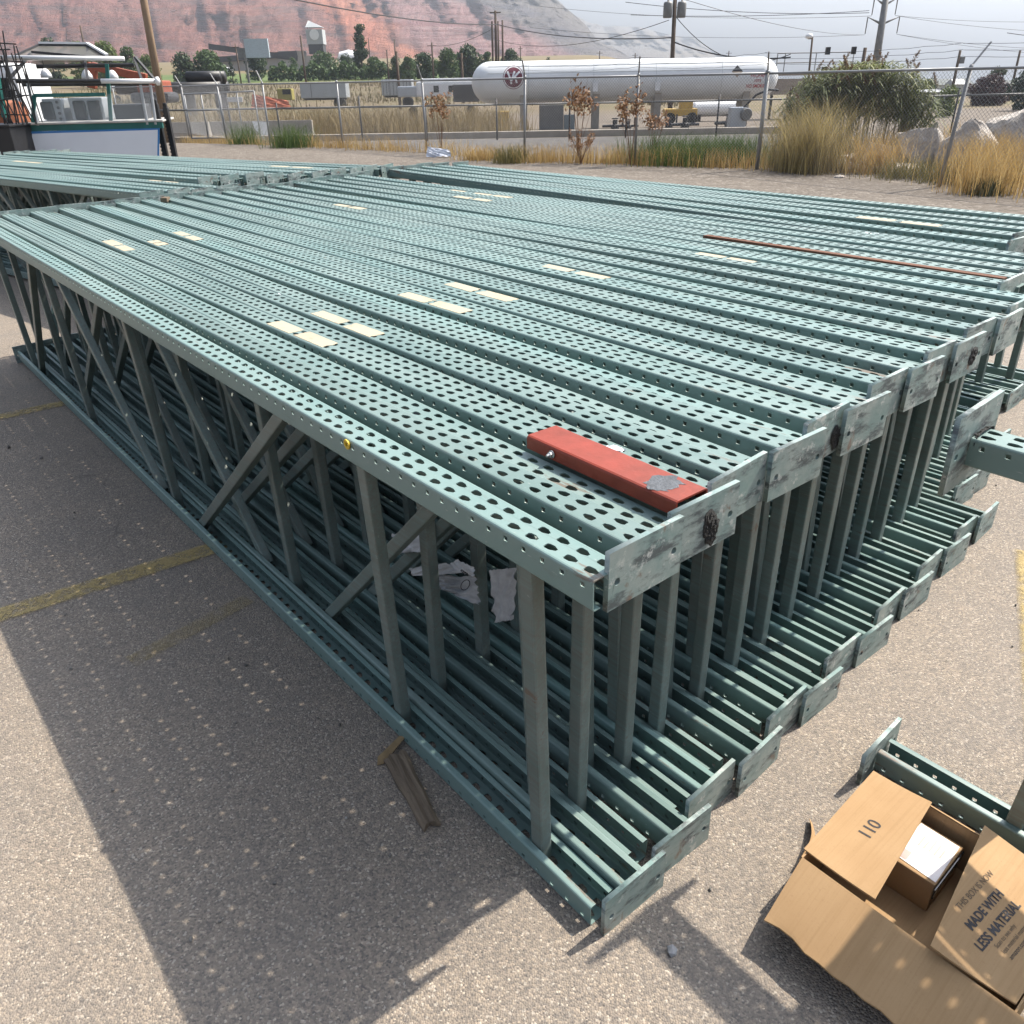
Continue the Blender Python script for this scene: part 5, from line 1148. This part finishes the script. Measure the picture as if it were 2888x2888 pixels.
for k in range(220): x = rng.uniform(-70, 20); y = rng.uniform(95, 165); reg.append((x, y, 3, 3, 28))
structure(link('distant_scrub', blades('distant_scrub', scatter(reg, 10), mat_leaf('scrub_blade', [(.14, .11, .045), (.2, .15, .07), (.11, .11, .05)], .2), .4, 1.3, .06, .6, 2, 10)), 'stuff')
# single clumps one can point to
def clump(dx, dy, Y, mat, h0, h1, n, rad, label, name='grass_clump', seed=0, wd=.008):
    b = gp(dx, dy, Y); r_ = np.random.default_rng(seed); q = r_.normal(0, rad*.5, (n, 2)); pts = np.stack([q[:, 0], q[:, 1], np.zeros(n)], 1)
    o = link(name, blades(name, pts, mat, h0, h1, wd, .75, 4, seed)); o.location = b; tag(o, label, 'plant', 'clumps along the fence')
MFAN = mat_leaf('fan_grass_blade', [(.20, .155, .06), (.36, .285, .125), (.50, .42, .22)], .4)
clump(463, 272, 29.6, MGRNG, .3, .95, 420, .5, 'left bright green grass clump at the fence', seed=21); clump(551, 275, 27.5, MGRNG, .35, .85, 600, .7, 'right bright green grass clump at the fence', seed=22)
clump(962, 302, 20.6, MOLIVE, .15, .5, 420, .4, 'dark olive tuft left of the fence post before the tank', seed=23); clump(908, 298, 21.6, MDRYG, .12, .42, 420, .5, 'golden tuft left of the dark olive tuft', seed=24)
clump(1535, 325, 17.3, MFAN, .7, 1.6, 900, .6, 'big fan of golden dry grass left of the boulders', 'tall_grass_clump', 25, .006); clump(1490, 322, 17.8, MFAN, .6, 1.4, 500, .5, 'golden grass fan right behind the braced fence post', 'tall_grass_clump', 26, .006)
clump(1860, 352, 13.4, plain('sage_leaf', (.12, .13, .07), .8, 0, .3, 20), .08, .35, 260, .22, 'small grey-green weed at the foot of the golden grass', 'weed', 27); clump(1645, 322, 17.0, MDRYG, .4, .9, 700, .6, 'golden grass tuft between the flat rocks', 'tall_grass_clump', 28, .006)
# dry shrubs with brown leaves
def shrub(dx, dy, Y, h, label, seed, bushy=0):
    b = gp(dx, dy, Y); r_ = random.Random(seed); e = empty('dry_shrub', b, label, 'shrub', 'dry brown weeds by the fence'); mb = MB(); tips = []
    for k in range(7+bushy*8):
        a = r_.uniform(0, 6.28); sp_ = r_.uniform(.05, .28+bushy*.35)*h; p1 = Vector((math.cos(a)*sp_*.4, math.sin(a)*sp_*.4, h*.45)); hh_ = h*r_.uniform(.7, 1) if not bushy else h*r_.uniform(.4, 1); p2 = Vector((math.cos(a)*sp_, math.sin(a)*sp_, hh_))
        mb.path([Vector((0, 0, 0)), p1*(hh_/h), p2], [.008, .006, .003], 4)
        for q in range(5):
            t = r_.uniform(.35, 1); c = p1.lerp(p2, t); tp = c+Vector((r_.uniform(-.2, .2), r_.uniform(-.2, .2), r_.uniform(0, .2)))*h*.5; mb.path([c, tp], [.004, .002], 3); tips += [tp, c.lerp(tp, .6)]
    mb.build('stems', plain('dry_stem', (.20, .10, .05), .8, 0, .3, 9), e)
    V = []; n = 0
    for tp in tips:
        for q in range(4):
            c = tp+Vector((r_.gauss(0, .03), r_.gauss(0, .03), r_.gauss(0, .03)))*h*.9; u_ = Vector((r_.gauss(0, 1), r_.gauss(0, 1), r_.gauss(0, 1))).normalized()*.028*h; v_ = u_.orthogonal().normalized()*.016*h; V += [c-u_, c+v_, c+u_, c-v_]; n += 1
    link('dry_leaves', npmesh('dry_leaves', np.array([v[:] for v in V]), np.arange(4*n).reshape(n, 4), mat_leaf('dry_leaf', [(.16, .07, .03), (.26, .13, .05), (.30, .19, .09)], .2)), e)
shrub(832, 288, 23.5, 1.5, 'thin brown dry weed standing at the fence left of the tank', 31); shrub(1092, 302, 20.2, 1.75, 'tall brown dry weed in front of the middle of the tank', 32); shrub(1096, 303, 19.9, .75, 'tangled low brown bush under the tall dry weed', 33, 1); shrub(1190, 308, 19.4, 1.5, 'brown dry weed leaning on the fence post before the tank', 34); shrub(1232, 305, 19.6, 1.2, 'sparse brown weed right of the fence post before the tank', 35)
# reed bush
b = gp(1600, 300, 20.2); e = empty('reed_bush', b, 'large green reed bush with brown feathery plumes behind the fence', 'reed bush'); r_ = np.random.default_rng(41); n = 7500
zt = ztop(1610, 108, 20)-b.z; hw = (gp(1715, 300, 20)-gp(1478, 300, 20)).length/2
pp = r_.uniform(-1, 1, (n, 2)); pp = pp*np.array((hw, 1.0)); env = np.sqrt(np.clip(1-(pp[:, 0]/hw)**2, .05, 1))
h = zt*(.45+.5*env)*r_.uniform(.3, 1, n)**.6
base = np.stack([pp[:, 0], pp[:, 1], h], 1); a = r_.uniform(0, 2*PI, n); dirv = np.stack([np.cos(a), np.sin(a), r_.uniform(-.35, .7, n)], 1); ln = r_.uniform(.22, .5, n); side = np.cross(dirv, np.array((0, 0, 1.0))); side /= np.linalg.norm(side, axis=1)[:, None]
V = np.zeros((n, 8, 3))
for k in range(4):
    t = k/3; c = base+dirv*(ln*t)[:, None]; c[:, 2] -= ln*.45*t*t; w_ = side*(.022*(1-t*.9)*(1 if k else .5)); V[:, 2*k] = c-w_; V[:, 2*k+1] = c+w_
f = np.array([(2*k, 2*k+1, 2*k+3, 2*k+2) for k in range(3)]); link('reed_leaves', npmesh('reed_leaves', V.reshape(-1, 3), (np.arange(n)[:, None, None]*8+f[None]).reshape(-1, 4), mat_leaf('reed_leaf', [(.075, .10, .03), (.15, .175, .06), (.30, .30, .14)], .35)), e)
mb = MB(); tops = []
for k in range(130):
    x = r_.uniform(-hw*.95, hw*.95); y = r_.uniform(-1, 1); hh_ = zt*(.5+.5*math.sqrt(max(.05, 1-(x/hw)**2)))*r_.uniform(.75, 1.0); q = Vector((x+r_.normal(0, .12), y, hh_)); mb.path([Vector((x, y, 0)), Vector((x, y, hh_*.5)), q], [.008, .007, .004], 4)
    if k % 3 == 0: tops.append(q)
mb.build('reed_stems', plain('reed_stem', (.20, .19, .08), .7), e)
for k, q in enumerate(tops):
    m = 90; d = r_.normal(0, 1, (m, 3)); t = r_.uniform(0, 1, m); lx = r_.choice([-1, 1])*.10; c = np.array(q)+np.stack([t*lx*1.3, t*0, t*.24-.03], 1)+d*(.022*(1-t*.6))[:, None]; u_ = r_.normal(0, 1, (m, 3)); u_[:, 2] = abs(u_[:, 2]); u_ /= np.linalg.norm(u_, axis=1)[:, None]; u_ *= .03; v_ = np.cross(u_, r_.normal(0, 1, (m, 3))); v_ /= np.linalg.norm(v_, axis=1)[:, None]; v_ *= .007
    link('plume', npmesh('plume', np.stack([c-u_, c+v_, c+u_, c-v_], 1).reshape(-1, 3), np.arange(4*m).reshape(m, 4), LEAFP if k else globals().setdefault('LEAFP', mat_leaf('plume_fibre', [(.14, .085, .055), (.20, .13, .08), (.28, .20, .13)], .2))), e)
# boulders
def boulder(x0, x1, yt, yb, Y, label, seed, flat=1.0):
    a = gp(x0, yb, Y); b2 = gp(x1, yb, Y); m = (a+b2)/2; wd = (b2-a).length; hgt = ztop((x0+x1)/2, yt, Y)-m.z
    bm = bmesh.new(); bmesh.ops.create_icosphere(bm, subdivisions=4, radius=1); r_ = random.Random(seed); pl = [(Vector((r_.gauss(0, 1), r_.gauss(0, 1), r_.gauss(.2, .8))).normalized(), r_.uniform(.52, .86)) for _ in range(26)]
    from mathutils import noise as NZ
    for v in bm.verts:
        c = v.co.copy()
        for nn, dd in pl:
            q = c.dot(nn)-dd
            if q > 0: c -= nn*q*.97
        c += v.co*(NZ.fractal(v.co*2.3+Vector((seed, 0, 0)), 1, 2, 6)*.045); c += v.co*(NZ.noise(v.co*1.1+Vector((seed*3, 1, 0)))*.10)
        v.co = Vector((c.x*wd*.66, c.y*wd*.48, c.z*hgt*.80*flat+hgt*.36))
    me = bpy.data.meshes.new('boulder'); bm.to_mesh(me); bm.free(); me.materials.append(MROCK); o = link('boulder', me); o.location = m; tag(o, label, 'boulder', 'boulders among the dry grass')
boulder(1680, 1772, 232, 302, 18.3, 'large pale angular boulder left of the leaning fence post', 3); boulder(1738, 1776, 226, 262, 19.5, 'upright pale rock behind the large boulder', 5); boulder(1690, 1724, 221, 262, 20.5, 'small pinkish rock behind the large boulder', 8); boulder(1772, 1890, 226, 288, 17.8, 'long pale boulder right of the leaning fence post', 11); boulder(1850, 2010, 178, 270, 18.5, 'huge grey boulder cut by the right picture edge', 14); boulder(1545, 1640, 288, 316, 17.6, 'low flat brownish rock left of the large boulder', 17); boulder(1635, 1680, 284, 306, 17.4, 'small white rock in front of the large boulder', 19); boulder(1640, 1735, 308, 322, 17.0, 'flat pale slab in front of the boulders', 23); boulder(1610, 1690, 264, 300, 19.0, 'brown rock half hidden in grass behind the flat rocks', 26); boulder(1912, 1965, 272, 300, 15.5, 'small pale rock at the right picture edge', 29)
# trash at the fence
p = gp(815, 288, 22.6); o = link('white_sack', crumple('white_sack', [p+Vector((-.15, 0, .01)), p+Vector((.5, -.1, .01)), p+Vector((.45, .12, .16)), p+Vector((-.12, .15, .24))], MPLAST, .12, 61, 4)); tag(o, 'crumpled white sack lying at the fence left of the tank', 'sack')
p = gp(1583, 335, 16.2); mb = MB(); mb.raw(iv*np.array((.13, .09, .06))*(1+rng.uniform(-.15, .15, iv.shape)), [tuple(f) for f in fi]); o = mb.build('white_stone', MROCK); o.location = p; tag(o, 'small white stone on the gravel before the golden grass', 'stone')
# ---- kiosk behind the second stack
KY = 14.0; kp = at(185, 300, KY); k0 = Vector((kp.x, kp.y, 0)); e = empty('food_kiosk', k0, 'teal-framed food kiosk with a white front board and glass screen', 'kiosk', None, (0, 0, .22))
def kx(dx, dy): q = at(dx, dy, KY)-k0; return Vector((q.x, 0, q.z))
def kq(pts, y, th_=.03):
    mb = MB(); P_ = [kx(*p)+Vector((0, y, 0)) for p in pts]; n = len(P_); Q = [p+Vector((0, th_, 0)) for p in P_]; mb.raw(P_+Q, [tuple(range(n)), tuple(range(2*n-1, n-1, -1))]+[(k, n+k, n+(k+1) % n, (k+1) % n) for k in range(n)]); return mb
zl = kx(80, 300).z
tl, tr2, bl_, br_ = kx(62, 241), kx(299, 237), kx(78, 322), kx(306, 320)
D_ = 1.7
mb = MB(); mb.bar((tl.x, .05, zl-.7), tl+Vector((0, .05, 0)), .12, .12); mb.bar((tr2.x, .05, zl-.7), tr2+Vector((0, .05, 0)), .12, .12); mb.bar(tl+Vector((0, .05, 0)), tr2+Vector((0, .05, 0)), .12, .09); mb.box(((tl.x+tr2.x)/2, .7, zl-.65), (tr2.x-tl.x, 1.4, .1)); mb.bar((tl.x, 1.4, zl-.7), tl+Vector((0, 1.4, 0)), .1, .1); mb.bar((tr2.x, 1.4, zl-.7), tr2+Vector((0, 1.4, 0)), .1, .1); mb.build('counter_frame', MTEAL, e)
pm = [(66, 247), (294, 243), (294, 318), (66, 320)]; kq(pm, -.03, .02).build('tape_edge', MBLUE, e); pw_ = [(71, 251), (291, 246), (291, 318), (71, 320)]; kq(pw_, -.045, .012).build('front_board', plain('board_white', (.60, .64, .70), .5, 0, .12, 1.2), e)
mb = MB(); mb.bbox(((tl.x+tr2.x)/2, .6, tl.z+.06), (tr2.x-tl.x+.05, 1.3, .03), .01); mb.build('counter_top', MWALLC, e)
gt = kx(80, 180).z; mb = MB(); mb.raw([(tl.x+.08, .0, tl.z+.08), (tr2.x-.1, .0, tr2.z+.08), (tr2.x-.12, .05, gt), (tl.x+.12, .05, gt), (tl.x+.08, .006, tl.z+.08), (tr2.x-.1, .006, tr2.z+.08), (tr2.x-.12, .056, gt), (tl.x+.12, .056, gt)], [(0, 1, 2, 3), (7, 6, 5, 4), (0, 4, 5, 1), (3, 2, 6, 7)]); gl = mb.build('glass_screen', MGLASS, e)
mb = MB(); mb.bar(kx(72, 180), kx(195, 178), .05, .05); mb.bar(kx(72, 180), tl+Vector((.1, 0, .08)), .05, .05); mb.bar(kx(195, 120)+Vector((0, .1, 0)), kx(205, 236)+Vector((0, .1, 0)), .05, .05); mb.build('screen_frame', MTEAL, e)
for a_, b_ in (((60, 157), (80, 236)), ((258, 160), (272, 236)), ((276, 160), (287, 236))): MB().tube(kx(*a_), kx(*b_), .022).build('front_post', MALU, e)
mb = MB(); mb.tube(kx(40, 153), kx(276, 153), .03); mb.tube(kx(45, 160)+Vector((0, .2, 0)), kx(270, 158)+Vector((0, .2, 0)), .025); mb.tube(kx(62, 125)+Vector((0, .4, 0)), kx(238, 121)+Vector((0, .4, 0)), .03); mb.build('canopy_bars', MBLK, e)
mb = MB(); mb.tube(kx(-10, 108)+Vector((0, .3, 0)), kx(222, 109)+Vector((0, .3, 0)), .032, None, 12); mb.build('fluorescent_tube', MWHITE, e, True)
mb = MB(); mb.tube(kx(190, 153)+Vector((0, -.08, 0)), kx(285, 153)+Vector((0, -.08, 0)), .034, None, 12); mb.lathe(kx(286, 153)+Vector((0, -.08, 0)), [(.034, 0), (.06, .02), (.06, .06), (0, .08)], 12, 'X'); mb.build('white_pipe', MWHITE, e, True)
# canopy: mansard frame with tinted panels
fr = {k: kx(*v) for k, v in dict(A=(2, 118), B_=(46, 80), C=(136, 80), D=(186, 105), E=(240, 106), G=(285, 152)).items()}
mb = MB()
def bb(p, q, y0=.5, y1=.5, w_=.035): mb.bar(p+Vector((0, y0, 0)), q+Vector((0, y1, 0)), w_, w_)
bb(fr['A'], fr['B_'], .3, 1.0); bb(fr['B_'], fr['C'], 1, 1); bb(fr['C'], fr['D'], 1, .5); bb(fr['E'], fr['G'], .4, 0); bb(kx(40, 95), kx(42, 118), .8, .3); bb(kx(95, 85), kx(85, 105), 1, .6); bb(kx(136, 82), kx(150, 110), 1, .5); bb(kx(46, 96), kx(186, 108), .6, .5); bb(kx(42, 118), kx(28, 150), .3, .0); bb(kx(148, 112), kx(165, 155), .4, 0); bb(kx(238, 108), kx(262, 155), .4, 0)
mb.build('canopy_frame', MDARK, e)
mb = MB(); mb.raw([fr['A']+Vector((0, .31, 0)), fr['B_']+Vector((0, 1.01, 0)), fr['C']+Vector((0, 1.01, 0)), fr['D']+Vector((0, .51, 0)), fr['A']+Vector((0, 1.9, .0)), fr['D']+Vector((0, 1.9, 0))], [(0, 3, 2, 1), (1, 2, 5, 4)]); mt = NT('tinted_sheet'); mt.out((.16, .155, .14), .3); mt.b.inputs['Alpha'].default_value = .55; mb.build('canopy_sheet', mt.m, e)
mb = MB(); mb.bar(fr['B_']+Vector((0, 1, .03)), fr['C']+Vector((0, 1, .03)), .05, .03); mb.bar(fr['C']+Vector((0, 1, .03)), fr['D']+Vector((0, .5, .03)), .05, .03); mb.build('canopy_trim', MWHITE, e)
for dx, dy in ((80, 138), (153, 140), (200, 141)):
    c = kx(dx, dy)+Vector((0, .35, 0)); mb = MB(); mb.lathe(c, [(.085, -.06), (.08, -.01), (.045, .05), (.018, .07), (0, .07)], 16); l_ = mb.build('lamp_shade', MWHITE, e, True); mb = MB(); mb.tube(c+Vector((0, 0, .06)), c+Vector((0, 0, .22)), .006); mb.build('lamp_cord', MBLK, l_)
for k, (xa, xb, ya, yb) in enumerate([(64, 112, 186, 234), (112, 186, 184, 235)]):
    a, b2 = kx(xa, ya), kx(xb, yb); c = (a+b2)/2; mb = MB(); mb.bbox((c.x, 1.0, c.z-.06), (b2.x-a.x, .8, a.z-b2.z+.1), .02); ov = mb.build('oven', MALU, e)
    for q in ((.5,) if k == 0 else (.3, .72)):
        mb = MB(); ww = (b2.x-a.x)*(.62 if k == 0 else .36); mb.bbox((a.x+(b2.x-a.x)*q-(.08 if k == 0 else 0), .585, c.z), (ww, .03, (a.z-b2.z)*.72), .03); mb.build('oven_door', MGLASSD, ov)
    mb = MB()
    for q in range(4): mb.lathe((b2.x-.06, .585, c.z+.12-.08*q), [(.022, -.03), (.022, 0)], 10, 'Y')
    mb.build('oven_knobs', MDARK, ov)
a = kx(225, 205); mb = MB(); mb.bbox((a.x, .9, a.z-.1), (.5, .5, .3), .03); mb.build('grill', MDARK, e)
# dark things left and right of the kiosk
p = at(30, 300, 13.2); e = empty('black_crate', Vector((p.x, p.y, 0)), 'black panelled crate at the left edge behind the second stack', 'crate'); q = at(30, 239, 13.2); mb = MB(); mb.bbox((-.36, .4, q.z/2), (.78, .8, q.z), .02); cb = mb.build('crate_body', MBLK, e); mb = MB(); mb.bbox((-.36, .4, q.z+.012), (.84, .86, .03), .01); mb.build('crate_lid', MBLK, e)
p = at(40, 239, 13.3); e = empty('iron_rack', Vector((p.x-.28, p.y, p.z+.02)), 'tangle of thin black iron bars standing on the black crate', 'iron rack'); mb = MB(); r3 = random.Random(5)
for k in range(26):
    a = Vector((r3.uniform(-.33, .3), r3.uniform(.1, .7), 0)); b2 = a+Vector((r3.uniform(-.22, .18), r3.uniform(-.1, .1), r3.uniform(.5, 1.25))); mb.tube(a, b2, .010, .010, 6)
for k in range(9): z_ = .15+.12*k; mb.tube((-.4, r3.uniform(.1, .6), z_), (.3, r3.uniform(.1, .6), z_+r3.uniform(-.12, .12)), .009, None, 6)
mb.build('iron_bars', MBLK, e); mb = MB(); mb.bar((-.1, .3, .1), (.02, .3, 1.05), .06, .05); mb.build('teal_bar', MTEAL, e); mb = MB(); mb.bbox((-.18, .3, 1.28), (.18, .1, .2), .03); mb.build('rack_head', MDARK, e)
p = at(5, 237, 15); e = empty('rust_machine', Vector((p.x, p.y, 0)), 'rusty orange machine housing at the left picture edge', 'machine'); mb = MB(); mb.bbox((-.15, .5, p.z+.12), (.5, .7, .5), .16); mb.build('machine_hood', plain('rusty_orange', (.28, .09, .035), .7, 0, .4, 8), e); mb = MB(); mb.bbox((-.15, .5, (p.z-.1)/2), (.45, .6, p.z-.1), .03); mb.build('machine_base', MDARK, e)
p = at(45, 150, 24); e = empty('cab_truck', gp(30, 280, 24), 'white truck cab behind the iron rack at the left edge', 'truck'); z_ = at(45, 105, 24).z; mb = MB(); mb.bbox((-.4, .8, z_*.55), (2.0, 1.8, z_*.78), .25); mb.build('truck_cab', MWHITE, e); mb = MB(); mb.bbox((-.3, -.12, z_*.7), (1.3, .05, z_*.2), .04); mb.build('windscreen', MGLASSD, e); truck_wheels(e, (-1.0, .4), -.1, .48)
for i, (xt_, yt_, xb_, yb_) in enumerate([(296, 196, 312, 300), (312, 203, 329, 300)]):
    b = at(xb_, yb_, 14.6); t_ = at(xt_, yt_, 14.6); e = empty('black_post', Vector((b.x+(.02), b.y, 0)), ['left black perforated steel post beside the kiosk', 'right black perforated steel post beside the kiosk'][i], 'post', 'black posts beside the kiosk'); mb = MB(); mb.bbox((0, 0, t_.z/2), (.075, .08, t_.z), .006); bo = mb.build('post_shaft', MBLK, e); mb = MB(); mb.bbox((0, 0, t_.z+.02), (.06, .06, .10), .02); mb.build('post_cap', MBLK, e)
    mb = MB()
    for k in range(24): mb.bbox((-.042, -.03, .1+t_.z*k/26), (.012, .03, .03), .003)
    mb.build('post_lugs', MBLK, bo)
# ---- mountains
def mountain(name, sky_pts, Y0, Y1, seed, nu=220, nv=70, el0=95, mat=None, uscale=(0, 1932)):
    from mathutils import noise as NZ
    xs_ = np.linspace(sky_pts[0][0], sky_pts[-1][0], nu); V = []; UVs = []
    for j in range(nv):
        t = j/(nv-1)
        for x in xs_:
            ys_ = np.interp(x, [p[0] for p in sky_pts], [p[1] for p in sky_pts])
            yb = el0+20; y = yb+(min(ys_, yb-1)-yb)*t
            f = NZ.fractal(Vector((x*.006, t*2.2, seed)), 1, 2, 6); rg = NZ.ridged_multi_fractal(Vector((x*.02+t*1.3, t*1.0, seed+4)), 1, 2, 5, 1, 2)
            Y = Y0+(Y1-Y0)*t**1.25+(f*130+rg*120)*(.15+t)*(Y1/1300); y2 = y-(f*5+0)*t*(1-t)*2 - (NZ.fractal(Vector((x*.03, 7, seed)), 1, 2, 4)*2.2*t)
            p = at(x, y2, Y)
            if j == 0: p.z = -20
            V.append(p); UVs.append((x/1932, (115-y)/160))
    Fq = np.array([(j*nu+i, j*nu+i+1, (j+1)*nu+i+1, (j+1)*nu+i) for j in range(nv-1) for i in range(nu-1)])
    me = npmesh(name, np.array([v[:] for v in V]), Fq, mat, True); uv = me.uv_layers.new(); li = np.zeros(len(me.loops), dtype=np.int32); me.loops.foreach_get('vertex_index', li); uv.data.foreach_set('uv', np.array(UVs, dtype=np.float32)[li].ravel()); structure(link(name, me))
MMT = mat_mountain()
mountain('mountain', [(-500, -170), (-100, -165), (300, -170), (700, -120), (900, -70), (1020, -22), (1049, 0), (1085, 30), (1107, 48), (1127, 76), (1164, 93), (1196, 112), (1240, 122)], 700, 1200, 1, 240, 80, 100, MMT)
mountain('far_mountain', [(900, -60), (1049, -4), (1078, 25), (1111, 43), (1144, 50), (1190, 49), (1211, 52), (1254, 63), (1280, 69), (1308, 72), (1345, 95), (1367, 112), (1420, 122)], 1500, 2100, 9, 120, 40, 100, MMT)

# ---- smoky air
mb = MB(); mb.box((0, 1100, 165), (3600, 2600, 374)); t = NT('haze_air'); t.t.nodes.remove(t.b); pv_ = t.n('ShaderNodeVolumePrincipled'); pv_.inputs['Color'].default_value = (.80, .88, 1.0, 1); pv_.inputs['Density'].default_value = .00025; pv_.inputs['Anisotropy'].default_value = .3; t.l(pv_.outputs[0], t.o.inputs['Volume'])
structure(mb.build('haze', t.m), 'stuff')
